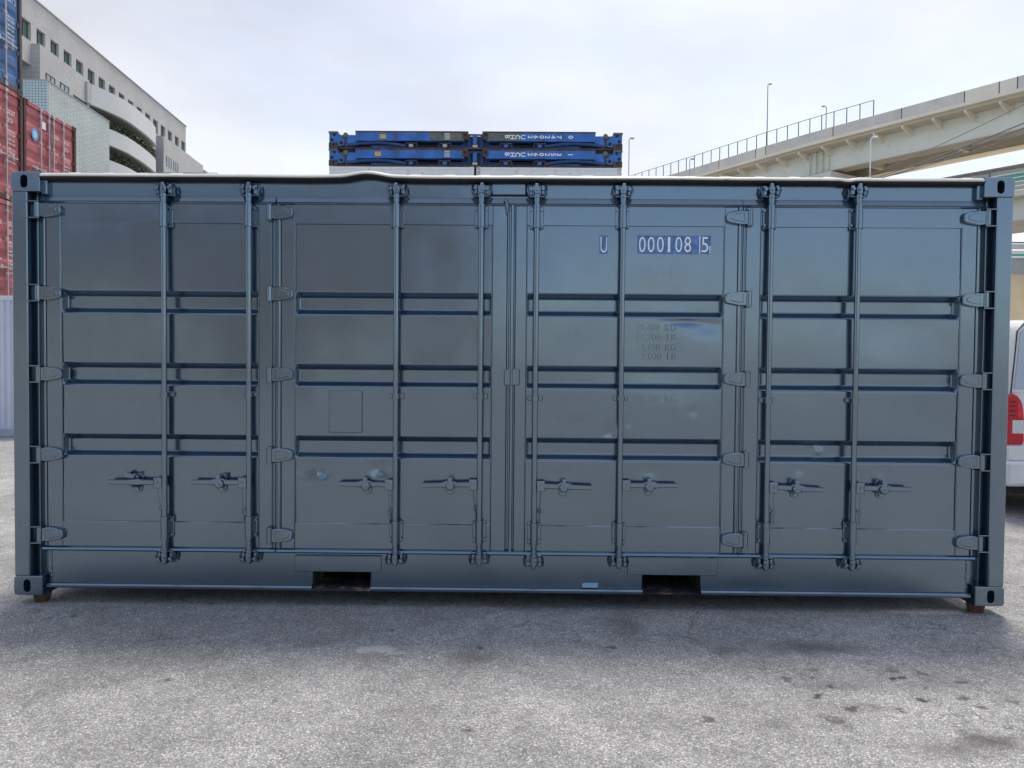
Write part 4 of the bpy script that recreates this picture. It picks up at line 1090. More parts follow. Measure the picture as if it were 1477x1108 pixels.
for t_ in range(4):
    white_box('clean white container, %s of the stack behind the slate container' % ord_[t_] if t_ < 3 else 'clean white container directly under the folded blue flat racks', pa_.x+0.02, t_*TIER, WHT)
    white_box('white container with rust stained corners, %s of its stack' % ord_[t_] if t_ < 3 else 'white container with rust stained corner posts directly under the folded blue flat racks', pb_.x-6.04, t_*TIER, WHTR)
FB = plain('flat_rack_blue', (0.036, 0.16, 0.50), 0.5, var=0.3, scale=2.0, dirt=(0.06, 0.085, 0.13), dirt_amt=0.28, dirt_scale=3.0)
FBD = plain('flat_rack_dark_blue', (0.022, 0.07, 0.19), 0.6, var=0.3, scale=3.0, dirt=(0.07, 0.06, 0.06), dirt_amt=0.2, dirt_scale=4.0)
FBG = plain('flat_rack_bare_grey', (0.13, 0.15, 0.125), 0.7, var=0.35, scale=5.0, dirt=(0.20, 0.19, 0.17), dirt_amt=0.3, dirt_scale=9.0)
YEL = plain('yellow_sticker', (0.60, 0.42, 0.12), 0.5, var=0.1)
CREAM = plain('cream_marks', (0.50, 0.50, 0.44), 0.6, var=0.1)
def rot_text(txt, h, step):
    items = []
    for i, ch in enumerate(txt):
        if ch == ' ': continue
        items.append((text_mesh(ch, h/0.7, 1.0, 0.006), i*step, 0.0, -pi/2))
    return join_text(items)
RL = pb_.x-pa_.x
sc_ = RL/424.0                              # metres per photo pixel at that depth
def flat_rack(label, z0, hgt, upper):
    root = thing('flat_rack', label, 'flat rack', (pa_.x, RK, z0), 0, 'folded blue flat racks on the white containers')
    S = sc_; W2 = 2.40
    def bx(name, a, b, z0_, z1_, y0, y1, m, par=root, c=0.02):
        q = MB(); q.cbox(a*S, b*S, y0, y1, z0_, z1_, c); return q.build(name, m, par)
    zz = hgt/27.0                          # metres per photo pixel vertically
    # base: lower chord, deck and side beam
    bx('base_beam', 14, 410, 0.0, 2.6*zz, 0.02, 0.22, RUSTD)
    bx('base_beam', 14, 410, 0.0, 2.6*zz, W2-0.22, W2-0.02, RUSTD)
    bx('deck', 10, 414, 2.6*zz, 10*zz, 0.28, W2-0.28, FBD)
    # long cranked springs
    for s_ in (0, 1):
        def fx(v): return (v if s_ == 0 else 424-v)*S
        q = MB(); pts = [(fx(24), 0.06, 5.0*zz), (fx(45), 0.06, 8.6*zz), (fx(70), 0.06, 10.0*zz), (fx(88), 0.06, 8.8*zz), (fx(112), 0.06, 5.0*zz)]
        q.tube(pts, 0.07, 8); q.build('spring_bar', FBD, root)
        q = MB(); a, b = sorted((fx(60), fx(108))); q.cbox(a, b, 0.16, 0.3, 2.6*zz, 7.5*zz, 0.02); q.build('side_plate', FB, root)
        # end corner: castings, gusset, pivot
        for z in (0.0,):
            q = MB(); a, b = sorted((fx(0), fx(13.5))); q.cbox(a, b, 0.0, 0.3, 0.0, 9.5*zz, 0.015)
            o = q.build('corner_casting', RUSTD, root)
            h_ = MB(); cyl_y(h_, fx(7), 5.8*zz, -0.004, 0.01, 0.05, 12); h_.build('casting_hole', RUBBER, o)
        q = MB(); gp = [(fx(0.6), 9.0*zz), (fx(0.6), 24.5*zz), (fx(13.5), 24.5*zz), (fx(13.5), 22*zz), (fx(22.5), 14*zz), (fx(22.5), 5*zz), (fx(14), 4*zz), (fx(13), 9.0*zz)]
        q.prism(gp, 0.04, 0.16, 'y'); o = q.build('gusset', FB, root)
        for hx_, hz2, hr_ in ((8, 22.3, 0.065), (4.5, 13.5, 0.065), (18, 9.5, 0.07)):
            h_ = MB(); cyl_y(h_, fx(hx_), hz2*zz, 0.030, 0.06, hr_, 10); h_.build('gusset_hole', RUBBER, o)
        q = MB(); a, b = sorted((fx(-0.4), fx(13.2))); q.cbox(a, b, 0.0, W2, 24.3*zz, 27.4*zz, 0.015); q.build('end_cap', FBG, root)
        q = MB(); cyl_y(q, fx(24.5), 21.5*zz, 0.0, 0.5, 0.10, 12); q.cbox(*sorted((fx(14), fx(36))), 0.12, 0.5, 6*zz, 23*zz, 0.02); q.build('pivot', FBG, root)
        q = MB(); q.prism([(fx(26), 6.5*zz), (fx(41), 11*zz), (fx(41), 21.5*zz), (fx(27), 21*zz)], 0.03, 0.2, 'y'); q.build('hinge_arm', FB, root)
        # folded end wall: big beam lying flat
        dz = 0.0
        bm_ = MB()
        bm_.prism([(fx(39), 12.2*zz), (fx(196), 13.0*zz), (fx(196), 26.2*zz), (fx(39), 26.0*zz)], -0.02, 0.30, 'y'); beam = bm_.build('folded_end_wall', FB, root)
        q = MB(); a, b = sorted((fx(38.6), fx(196.4))); q.cbox(a, b, -0.03, W2, 25.4*zz, 28.0*zz, 0.012); q.build('wall_edge', RUSTD, beam)
        q = MB(); a, b = sorted((fx(39), fx(196))); q.cbox(a, b, 0.32, W2-0.3, 14*zz, 25.4*zz, 0.02); q.build('wall_sheet', FBD, beam)
        if s_ == 0:
            q = MB(); q.cbox(fx(146), fx(195.8), -0.026, 0.0, 13.4*zz, 25.2*zz, 0.004)
            if upper: q.build('bare_patch', FBG, beam)
            q2 = MB(); q2.box(fx(74 if upper else 67), fx(83 if upper else 76), -0.030, -0.018, 15.5*zz, 22.5*zz); q2.build('yellow_sticker', YEL, beam)
            for j in range(3):
                q3 = MB(); q3.box(fx(167.5), fx(175.5), -0.034, -0.024 if upper else -0.018, (14.6+j*3.6)*zz, (17.4+j*3.6)*zz); q3.build('white_mark', CREAM, beam)
        elif upper:
            q = MB(); a, b = sorted((fx(148), fx(195.8))); q.cbox(a, b, -0.026, 0.0, 13.4*zz, 25.2*zz, 0.004); q.build('bare_patch', FBG, beam)
        q = MB(); a, b = sorted((fx(193), fx(202))); q.cbox(a, b, -0.04, 0.25, 15*zz, 28*zz, 0.02); o = q.build('wall_casting', RUSTD, beam)
        h_ = MB(); cyl_y(h_, fx(197.2), 22*zz, -0.046, -0.03, 0.06, 12); h_.build('casting_hole', RUBBER, o)
        # brackets on the side beam
        for px in (119, 168):
            q = MB(); a, b = fx(px-8.5), fx(px+8.5); q.tube([(a, 0.02, 2.6*zz), (a, 0.02, 9*zz), (b, 0.02, 9*zz), (b, 0.02, 2.6*zz)], 0.035, 6); q.build('stake_bracket', RUSTD, root)
            q = MB(); a, b = sorted((fx(px-3), fx(px+3))); q.cbox(a, b, 0.0, 0.2, 3*zz, 7.6*zz, 0.01); q.build('stake_pocket', CREAM if upper and s_ == 0 else FB, root)
        q = MB(); a, b = sorted((fx(130), fx(156))); q.cbox(a, b, 0.24, 0.29, 2.7*zz, 9*zz, 0.01); q.build('dark_opening', RUBBER, root)
    # middle bracket
    bx('centre_bracket', 192, 232, 2.6*zz, 24*zz, 0.30, 0.5, FBD); bx('centre_post', 208.5, 214.5, 8*zz, 23*zz, 0.02, 0.2, FB); bx('centre_pocket', 208, 215, 2.8*zz, 7*zz, 0.0, 0.2, CREAM)
    q = MB(); q.tube([(197*S, 0.06, 19*zz), (203*S, 0.05, 23*zz), (221*S, 0.05, 23*zz), (228*S, 0.06, 19*zz)], 0.04, 6); q.build('centre_hoop', FBD, root)
    for a in (203, 221):
        q = MB(); q.tube([(a*S, 0.05, 4*zz), (a*S, 0.05, 22*zz)], 0.035, 6); q.build('centre_strut', FBD, root)
    t1 = rot_text('BHCU', 0.19, 0.215).build('lettering', WHITE, root); t1.location = (255*S, -0.034, 22.6*zz)
    t2 = rot_text('260247 0' if upper else '260253 1', 0.19, 0.238).build('lettering', WHITE, root); t2.location = (288*S, -0.034, 21.8*zz)
    for t in (t1, t2):
        for v in t.data.vertices: v.co.z = v.co.z*1.0
    return root
hz_ = (at_y(686, 190.5, RK).z - z_top)/2.0
flat_rack('folded blue flat rack with grey scraped ends, upper one of the pair', z_top+hz_*1.0+0.01, hz_*0.985, True)
flat_rack('folded blue flat rack lying on the white containers under another', z_top+0.004, hz_*0.985, False)

# ================================================================== elevated road on the right
CON = plain('pale_concrete', (0.70, 0.65, 0.59), 0.75, var=0.10, scale=0.5, dirt=(0.58, 0.54, 0.49), dirt_amt=0.2, dirt_scale=0.6)
CRM = plain('cream_steel', (0.84, 0.77, 0.64), 0.5, var=0.05, scale=0.3)
MINT = plain('mint_steel_girder', (0.76, 0.78, 0.69), 0.45, var=0.06, scale=0.2, dirt=(0.58, 0.55, 0.45), dirt_amt=0.12, dirt_scale=0.5)
TAN = plain('tan_steel', (0.60, 0.52, 0.40), 0.6, var=0.08, scale=0.3)
HV = 27.5
vp = [at_z(px, py, HV) for px, py in ((948.7, 257.7), (1033.6, 232.3), (1098, 212.5), (1203, 182), (1268, 164.8), (1385, 133), (1477, 108))]
pth = [Vector((p.x, p.y)) for p in vp]
d0 = (pth[0]-pth[1]).normalized(); d1 = (pth[-1]-pth[-2]).normalized()
pth = [pth[0]+d0*80, pth[0]+d0*30]+pth+[pth[-1]+d1*15, pth[-1]+d1*50]
def smooth_path(p, n=10):
    out = []
    for i in range(len(p)-1):
        a, b, c_, d_ = p[max(i-1, 0)], p[i], p[i+1], p[min(i+2, len(p)-1)]
        for k_ in range(n):
            t = k_/n; out.append(0.5*((2*b)+(c_-a)*t+(2*a-5*b+4*c_-d_)*t*t+(3*b-a-3*c_+d_)*t**3))
    out.append(p[-1]); return out
def resample(p, step):
    out = [p[0]]; acc = 0.0
    for a, b in zip(p, p[1:]):
        L = (b-a).length; t = step-acc
        while t <= L: out.append(a+(b-a)*(t/L)); t += step
        acc = (acc+L) % step if L+acc >= step else acc+L
    return out
class Path:
    def __init__(s, pts, step=1.5):
        s.p = resample(smooth_path(pts), step); n = len(s.p)
        for _ in range(8): s.p = [s.p[0]]+[(s.p[i-1]+s.p[i]*2+s.p[i+1])/4 for i in range(1, n-1)]+[s.p[-1]]
        s.d = [(s.p[min(i+1, n-1)]-s.p[max(i-1, 0)]).normalized() for i in range(n)]
        s.n = []
        for i in range(n):
            k_ = Vector((-s.d[i].y, s.d[i].x))
            if k_.dot(s.p[i]-Vector((CAM.x, CAM.y))) < 0: k_ = -k_
            s.n.append(k_)
    def at(s, i, o, z): q = s.p[i]+s.n[i]*o; return (q.x, q.y, z)
    def sweep(s, poly, i0=0, i1=None):
        i1 = len(s.p)-1 if i1 is None else i1; m = len(poly); vs = []
        for i in range(i0, i1+1): vs += [s.at(i, o, z) for o, z in poly]
        k_ = i1-i0+1; fs = [(i*m+j, i*m+(j+1) % m, (i+1)*m+(j+1) % m, (i+1)*m+j) for i in range(k_-1) for j in range(m)]
        fs += [tuple(range(m)), tuple(range((k_-1)*m, k_*m))[::-1]]
        mb = MB(); mb.add(vs, fs); return mb
    def near_px(s, px):
        best = None
        for i, q in enumerate(s.p):
            v = Vector((q.x, q.y, HV))-CAM; z = v.dot(fw)
            if z < 1: continue
            x = W/2+FP*v.dot(RT)/z
            if best is None or abs(x-px) < best[0]: best = (abs(x-px), i)
        return best[1]
def rect(o0, o1, z0, z1): return [(o0, z0), (o1, z0), (o1, z1), (o0, z1)]
VP = Path(pth); NV = len(VP.p)-1
via = thing('elevated_road', 'curving elevated road with pale concrete parapet and mint steel girders', 'viaduct', (0, 0, 0))
jo = sorted({0, NV} | {VP.near_px(p) for p in (1033, 1094, 1104, 1203, 1290, 1385, 1452, 1464)})
for a, b in zip(jo, jo[1:]):
    sw = VP.sweep(rect(0.0, 0.25, HV-1.10, HV), a, b)
    sw.build('parapet_panel', CRM if (b-a) <= 2 else CON, via)
for j in jo[1:-1]:
    q = MB(); p = Vector(VP.at(j, -0.006, 0)); d_ = VP.d[j]*0.05
    q.add([(p.x-d_.x, p.y-d_.y, HV-1.1), (p.x+d_.x, p.y+d_.y, HV-1.1), (p.x+d_.x, p.y+d_.y, HV), (p.x-d_.x, p.y-d_.y, HV)], [(0, 1, 2, 3)]); q.build('parapet_joint', FRM, via)
VP.sweep(rect(-0.10, 11.2, HV-1.42, HV-1.105)).build('deck_edge', CRM, via)
VP.sweep(rect(10.9, 11.15, HV-1.1, HV)).build('far_parapet', CON, via)
VP.sweep(rect(0.3, 10.9, HV-1.72, HV-1.425)).build('deck_slab', TAN, via)
GB = HV-4.15
VP.sweep(rect(2.0, 3.6, GB, HV-1.73)).build('girder', MINT, via)
VP.sweep(rect(1.86, 3.74, GB-0.07, GB-0.002)).build('girder_flange', TAN, via)
VP.sweep(rect(7.6, 9.2, GB, HV-1.73)).build('girder', TAN, via)
VP.sweep(rect(7.46, 9.34, GB-0.07, GB-0.002)).build('girder_flange', TAN, via)
i = 1
while i < NV:
    q = MB(); dv = VP.d[i]*0.09; vs = []
    for sg in (-1, 1):
        for o, z in ((0.2, HV-1.72), (2.0, HV-1.72), (2.0, HV-2.55), (1.8, HV-2.55), (0.2, HV-1.95)):
            p = VP.at(i, o, z); vs.append((p[0]+sg*dv.x, p[1]+sg*dv.y, p[2]))
    q.add(vs, [(0, 1, 2, 3, 4), (5, 6, 7, 8, 9)]+[(k_, (k_+1) % 5, 5+(k_+1) % 5, 5+k_) for k_ in range(5)]); q.build('bracket', CRM, via)
    if i % 6 == 1:
        q = MB(); dv = VP.d[i]*0.25; vs = []
        for sg in (-1, 1):
            for o, z in ((3.6, HV-1.75), (7.6, HV-1.75), (7.6, GB+0.25), (3.6, GB+0.25)):
                p = VP.at(i, o, z); vs.append((p[0]+sg*dv.x, p[1]+sg*dv.y, p[2]))
        q.add(vs, [(0, 1, 2, 3), (4, 5, 6, 7)]+[(k_, (k_+1) % 4, 4+(k_+1) % 4, 4+k_) for k_ in range(4)]); q.build('cross_beam', TAN, via)
        q = MB()
        for kk in (0, 3):
            if i+kk < NV:
                p = VP.at(i+kk, 1.985, 0); dd = VP.d[i+kk]*0.03; q.add([(p[0]-dd.x, p[1]-dd.y, GB+0.02), (p[0]+dd.x, p[1]+dd.y, GB+0.02), (p[0]+dd.x, p[1]+dd.y, HV-1.8), (p[0]-dd.x, p[1]-dd.y, HV-1.8)], [(0, 1, 2, 3)])
        q.build('web_seam', CRM, via)
    i += 2
# pier with cap, bearings
ip = VP.near_px(1168); 
def oriented_box(mb, i, o0, o1, l0, l1, z0, z1):
    d_ = VP.d[i]; vs = []
    for z in (z0, z1):
        for o, l in ((o0, l0), (o1, l0), (o1, l1), (o0, l1)):
            p = VP.at(i, o, z); vs.append((p[0]+d_.x*l, p[1]+d_.y*l, p[2]))
    mb.add(vs, [(0, 3, 2, 1), (4, 5, 6, 7), (0, 1, 5, 4), (1, 2, 6, 5), (2, 3, 7, 6), (3, 0, 4, 7)]); return mb
q = MB(); oriented_box(q, ip, 0.6, 10.2, -2.4, 2.4, GB-3.0, GB-0.40); q.build('pier_cap', CON, via)
q = MB(); oriented_box(q, ip, 3.4, 7.4, -1.2, 1.2, 0, GB-3.002); q.build('pier', CON, via)
for o in (2.2, 7.8):
    for l in (-0.9, 0.3):
        q = MB(); oriented_box(q, ip, o, o+1.1, l, l+0.6, GB-0.40, GB-0.07); q.build('bearing', FRM, via)
q = MB(); oriented_box(q, ip, 5.5, 6.0, -0.4, 0.4, GB-1.5, GB+1.2); q.build('drain_box', plain('dull_grey_steel', (0.20, 0.19, 0.17), 0.7), via)
q = MB()
for l in (-1.2, -0.4, 0.4, 1.2):
    oriented_box(q, ip, 1.7, 1.99, l-0.06, l+0.06, GB+0.01, HV-1.8)
q.build('web_stiffener', MINT, via)

# mesh fence along the parapet
BLK = plain('dark_fence_metal', (0.03, 0.03, 0.032), 0.6)
mf = thing('mesh_fence', 'dark thin post and rail fence along the elevated road parapet', 'fence', (0, 0, 0))
i_end = VP.near_px(1268); i0 = VP.near_px(893); FH = 1.62
q = MB(); q.tube([VP.at(i, 0.12, HV+FH) for i in range(min(i0, i_end), max(i0, i_end)+1)], 0.035, 5); q.build('fence_rail', BLK, mf)
rng_ = list(range(min(i0, i_end), max(i0, i_end)+1))
pk_ = rng_[::1] 
k_ = len(rng_)-1; cnt = 0
while k_ >= 0 and cnt < 60:
    i = rng_[k_]; q = MB(); a = VP.at(i, 0.12, HV-0.1); b = VP.at(i, 0.12, HV+FH); q.cyl(a, b, 0.05, 6); q.build('fence_post', BLK, mf); k_ -= 1; cnt += 1
# fine mesh: thin wires
q = MB()
for z in (0.28, 0.55, 0.82, 1.09, 1.36): q.tube([VP.at(i, 0.12, HV+z) for i in rng_], 0.006, 3, False)
q.build('fence_wire', GALV, mf)
# street lamps
LAMPM = plain('lamp_pole_steel', (0.40, 0.41, 0.42), 0.5, metal=0.2)
LAMPD = plain('lamp_pole_dark', (0.20, 0.21, 0.22), 0.5)
def lamp(label, base, top, side, m, r=0.07, head=0.55):
    base, top = Vector(base), Vector(top); root = thing('street_lamp', label, 'street lamp', base, 0, 'street lamps along the elevated road')
    h = top.z-base.z
    q = MB(); q.tube([(0, 0, 0), (0, 0, h*0.5), (0, 0, h-0.1)], r, 8, True, [r*1.25, r, r*0.8]); q.build('pole', m, root)
    q = MB(); q.tube([(0, 0, h-0.12), (side*head*0.3, 0, h), (side*head*0.5, 0, h+0.02)], r*0.6, 6); q.build('arm', m, root)
    q = MB(); x0, x1 = sorted((side*head*0.3, side*head*1.3)); q.cbox(x0, x1, -0.12, 0.12, h-0.06, h+0.06, 0.04); o = q.build('lamp_head', m, root)
    q = MB(); q.box(x0+0.08, x1-0.08, -0.10, 0.10, h-0.105, h-0.085); q.build('lens', CREAM, o)
    q = MB(); q.cyl((0, 0, -0.02), (0, 0, 0.35), r*1.6, 8); q.build('base_collar', m, root)
def on_via(px, off): i = VP.near_px(px); return Vector(VP.at(i, off, HV-0.05)), i
b_, _ = on_via(1101, 0.2); dz_ = (b_-CAM).dot(fw); lamp('tall thin street lamp rising from the elevated road next to the white parapet joint', b_, (b_.x, b_.y, at_d(1101, 122, dz_).z), 1, LAMPD, 0.055, 0.36)
b_ = min((Vector(VP.at(i, 9.0, HV-0.05)) for i in range(NV)), key=lambda v: abs(W/2+FP*(v-CAM).dot(RT)/(v-CAM).dot(fw)-1197)); dz_ = (b_-CAM).dot(fw); lamp('street lamp behind the mesh fence on the elevated road', b_, (b_.x, b_.y, at_d(1197, 154, dz_).z), -1, LAMPD, 0.06, 0.45)
for px, py, dist, lab, sd_ in ((907.5, 199, 70, 'pale street lamp just beside the folded blue flat racks', 1), (1256, 198, 52, 'white street lamp pole in front of the elevated road girder', 1), (995, 229, 82, 'small street lamp under the low end of the elevated road fence', 1)):
    t_ = at_d(px, py, dist); lamp(lab, (t_.x, t_.y, 0), t_, sd_, MATS['white_container_paint'] if px > 1200 else LAMPM, 0.05, 0.36)

# second, lower elevated road with noise barrier
NB = plain('noise_barrier_panel', (0.52, 0.53, 0.47), 0.35, var=0.06, scale=0.4)
NBG = plain('noise_barrier_teal', (0.16, 0.46, 0.38), 0.35, var=0.06)
GRY = plain('grey_barrier_cap', (0.30, 0.30, 0.31), 0.5)
H2 = 21.5
a2 = at_z(1310.7, 263, H2); b2 = at_z(1477, 233, H2); dd2 = (b2-a2); dd2.z = 0; Lh = dd2.length; dd2.normalize()
P2 = Path([Vector((a2.x, a2.y))-Vector((dd2.x, dd2.y))*40, Vector((a2.x, a2.y)), Vector((b2.x, b2.y)), Vector((b2.x, b2.y))+Vector((dd2.x, dd2.y))*40], 2.0)
nb = thing('elevated_road', 'lower elevated road with slatted noise barrier, seen beyond the slate container corner', 'viaduct', (0, 0, 0))
P2.sweep([(-0.15, H2-0.55), (0.2, H2-0.55), (0.75, H2-0.05), (0.7, H2), (-0.05, H2-0.35)]).build('barrier_cap', GRY, nb)
n2 = len(P2.p)-1; st = 2
ib = min(range(n2), key=lambda i: (P2.p[i]-Vector((b2.x, b2.y))).length)
for i in range(0, n2-st+1, st):
    for j in range(5):
        z1 = H2-0.58-j*0.42
        P2.sweep(rect(0.0, 0.06, z1-0.38, z1), i, i+st).build('barrier_slat', NBG if (j in (1, 2) and i >= ib-2) else NB, nb)
    q = MB(); p = P2.at(i, -0.06, 0); q.cyl((p[0], p[1], H2-2.75), (p[0], p[1], H2-0.5), 0.07, 6); q.build('barrier_post', GRY, nb)
P2.sweep(rect(-0.2, 9, H2-3.25, H2-2.72)).build('deck_edge', CRM, nb)
P2.sweep(rect(1.4, 2.8, H2-5.4, H2-3.26)).build('girder', MINT, nb)
P2.sweep(rect(1.0, 8.2, H2-5.6, H2-5.41)).build('girder_flange', TAN, nb)
for i in range(0, n2, 2):
    q = MB(); p = P2.at(i, 0.1, H2-3.26); p2_ = P2.at(i, 1.4, H2-3.26); p3 = P2.at(i, 1.4, H2-4.1); e = P2.d[i]*0.08
    vs = [(v[0]+s_*e.x, v[1]+s_*e.y, v[2]) for s_ in (-1, 1) for v in (p, p2_, p3)]
    q.add(vs, [(0, 1, 2), (3, 5, 4), (0, 3, 4, 1), (1, 4, 5, 2), (2, 5, 3, 0)]); q.build('bracket', CRM, nb)
q = MB(); p = P2.at(4, 5, 0); q.box(p[0]-1.4, p[0]+1.4, p[1]-1.4, p[1]+1.4, 0, H2-5.6); q.build('pier', CON, nb)
p = P2.at(n2-4, 5, 0); q = MB(); q.box(p[0]-1.4, p[0]+1.4, p[1]-1.4, p[1]+1.4, 0, H2-5.6); q.build('pier', CON, nb)
# third low ramp seen in the slit beside the post
H3 = 12.0
a3 = at_z(1462, 349, H3); b3 = at_z(1477, 346, H3)
rp = thing('access_ramp', 'low access ramp with pale railings seen just above the beige tarpaulin', 'ramp', (a3.x, a3.y, 0))
def rpb(name, x0, x1, y0, y1, z0, z1, m): q = MB(); q.box(x0, x1, y0, y1, z0, z1); q.build(name, m, rp)
rpb('railing_cap', -10, 14, -0.1, 0.1, H3-0.12, H3, GRY); rpb('railing_panel', -10, 14, 0, 0.05, H3-0.62, H3-0.18, CON); rpb('railing_bar', -10, 14, -0.05, 0.05, H3-0.92, H3-0.72, CRM)
rpb('railing_panel', -10, 14, 0, 0.05, H3-1.22, H3-0.95, NBG); rpb('railing_bar', -10, 14, -0.04, 0.06, H3-1.36, H3-1.28, GRY); rpb('ramp_wall', -10, 14, 0.02, 5, 0, H3-1.37, plain('ramp_wall_grey', (0.42, 0.41, 0.38), 0.7))
for k_ in range(7): rpb('railing_post', -9.5+k_*3.7, -9.36+k_*3.7, -0.12, 0.0, H3-1.3, H3, GRY)

# overhead cables
pole_a = at_d(1200, 270, 48.0); pole_b = at_d(1640, 110, 26.0)
ut = thing('utility_pole', 'concrete utility pole carrying the overhead cables past the white van', 'pole', (pole_b.x, pole_b.y, 0))
q = MB(); q.tube([(0, 0, 0), (0, 0, pole_b.z+1.2)], 0.17, 10, True, [0.19, 0.13]); q.build('pole', CON, ut)
q = MB(); q.cbox(-0.9, 0.9, -0.06, 0.06, pole_b.z+0.3, pole_b.z+0.42, 0.01); q.build('cross_arm', GALV, ut)
ut2 = thing('utility_pole', 'short concrete utility pole at the far end of the overhead cables', 'pole', (pole_a.x, pole_a.y, 0))
q = MB(); q.tube([(0, 0, 0), (0, 0, pole_a.z+0.4)], 0.17, 10, True, [0.19, 0.13]); q.build('pole', CON, ut2)
CAB = plain('cable_sheath', (0.16, 0.17, 0.18), 0.6)
def cable(label, pts, r=0.022):
    (x0, y0, d0_), (x1, y1, d1_) = pts; A = at_d(x0, y0, d0_); B = at_d(x1, y1, d1_)
    q = MB(); P = []
    for i in range(21):
        t = i/20; p = A.lerp(B, t); p.z -= 0.25*4*t*(1-t); P.append(p)
    q.tube(P, r, 5, False); tag(q.build('overhead_cable', CAB, None), label, 'cable', 'overhead cables under the elevated road')
cable('topmost overhead cable crossing the mint girder of the elevated road', ((1215, 268, 47.5), (1630, 72, 26)), 0.018)
cable('thick overhead cable, upper of two running close together under the elevated road', ((1225, 268, 47.6), (1630, 112, 26)), 0.03)
cable('thick overhead cable, lower of two running close together under the elevated road', ((1228, 269, 47.8), (1630, 122, 26)), 0.03)
cable('lowest overhead cable hanging below the far girder of the elevated road', ((1232, 266, 48), (1630, 138, 26)), 0.022)

# ================================================================== tarpaulin covered cargo behind the van
TARP = plain('beige_tarpaulin', (0.62, 0.48, 0.27), 0.75, var=0.12, scale=2.0, bump=0.3, bscale=12)
ty = 9.6
t0 = at_y(1455, 392, ty); th_ = at_y(1470, 388, ty).z
tp = thing('covered_cargo', 'cargo heap under a beige tarpaulin standing behind the white van', 'cargo', (t0.x, ty, 0))
q = MB(); vs = []; nx_, nz_ = 60, 30; rnd = random.Random(4)
for i in range(nx_+1):
    u = i/nx_
    for j in range(nz_+1):
        v = j/nz_; x = -0.6+u*4.6; z = th_*(1-v)
        fold = 0.10*v*sin(u*38+v*3+sin(u*7)*2)+0.05*v*sin(u*83+1.3)
        z -= 0.12*(1-v)*abs(sin(u*6.3))+ (0.5*max(0, 0.10-u)*8*(1-v))
        vs.append((x-0.35*v*(0.5-u)*1.2, -1.5*v**1.1-fold*1.4, z))
q.add(vs, [(i*(nz_+1)+j, (i+1)*(nz_+1)+j, (i+1)*(nz_+1)+j+1, i*(nz_+1)+j+1) for i in range(nx_) for j in range(nz_)], True)
q.build('tarpaulin', TARP, tp)
q = MB(); q.add([(-0.6, 0, th_-0.5), (4.0, 0, th_-0.12), (4.0, 2.2, th_-0.12), (-0.6, 2.2, th_-0.5)], [(0, 1, 2, 3)]); q.box(-0.4, 3.9, 0.1, 2.2, 0.0, th_-0.62); q.build('cargo_body', TARP, tp)

# ================================================================== white van
VW = paint('van_white_paint', (0.74, 0.75, 0.74), 0.2, 0.5, 1.5, (1, 1, 1, 1))
VG = glass_mat('van_glass', (0.42, 0.50, 0.58), 0.06)
VR = plain('tail_light_red', (0.52, 0.010, 0.022), 0.12, var=0.05); VRD = plain('tail_light_dark_red', (0.16, 0.004, 0.008), 0.15)
VRB = plain('tail_light_bright_red', (0.75, 0.03, 0.045), 0.1, var=0.3, scale=70)
VC = plain('tail_light_clear', (0.66, 0.66, 0.66), 0.1, var=0.15, scale=60)
vy = 3.05; vx = at_y(1449, 600, vy).x; VWID, VLEN, VHGT = 1.69, 4.70, at_y(1468, 457, vy+0.1).z
van = thing('parked_van', 'white van parked behind the slate container with red tail light', 'van', (vx, vy, 0))
# body shell: sections along y, outline across x,z
def sect(y):
    t = y/VLEN
    top = VHGT
    if t < 0.02: top = VHGT-0.03
    if t > 0.72: top = VHGT-0.98*((t-0.72)/0.28)**1.3
    ins = 0.0
    if t < 0.012: ins = 0.025
    if t > 0.93: ins = 0.10*((t-0.93)/0.07)**2
    lo = 0.34
    pts = []
    for s_ in (0, 1):
        side = [(0.02, lo), (0.0, lo+0.12), (0.0, 0.95), (0.035, min(1.45, top-0.12)), (0.085, top-0.10), (0.14, top-0.03), (0.30, top)]
        side = [(x+ins, z) for x, z in side]
        if s_: side = [(VWID-x, z) for x, z in side[::-1]]
        pts += side
    return [(x, y, z) for x, z in pts]
ys_ = [0.0, 0.03, 0.09, 0.8, 1.6, 2.4, 3.2, 3.4, 3.7, 3.95, 4.2, 4.4, 4.55, 4.65, 4.70]
vs = []; 
for y in ys_: vs += sect(y)
m_ = 14; q = MB(); q.add(vs, [(i*m_+j, i*m_+(j+1) % m_, (i+1)*m_+(j+1) % m_, (i+1)*m_+j) for i in range(len(ys_)-1) for j in range(m_)], True)
q.add(vs, [tuple(range(m_))[::-1], tuple(range((len(ys_)-1)*m_, len(ys_)*m_))]); body = q.build('body', VW, van)
def vpx(px, py): p = at_y(px, py, vy); return p.x-vx, p.z
gx0, gz1 = vpx(1467.5, 469); _, gz0 = vpx(1470, 566)
q = MB(); q.plate([(gx0-0.05, gz0), (VWID-gx0+0.05, gz0), (VWID-gx0, gz1-0.06), (VWID-gx0-0.06, gz1), (gx0+0.06, gz1), (gx0, gz1-0.06)], -0.012, 0.03, 0.006); tg = q.build('tailgate', VW, van)
q = MB(); q.plate([(gx0-0.03, gz0+0.03), (VWID-gx0+0.03, gz0+0.03), (VWID-gx0-0.02, gz1-0.07), (VWID-gx0-0.08, gz1-0.02), (gx0+0.08, gz1-0.02), (gx0+0.02, gz1-0.07)], -0.020, 0.0, 0.004); q.build('rear_window', VG, tg)
q = MB(); q.tube([(gx0-0.03, -0.012, gz0-0.35), (gx0-0.055, -0.012, gz0), (gx0-0.008, -0.012, gz1-0.06), (gx0+0.05, -0.012, gz1+0.006), (VWID/2, -0.012, gz1+0.012)], 0.006, 5); q.build('tailgate_gap', RUBBER, tg)
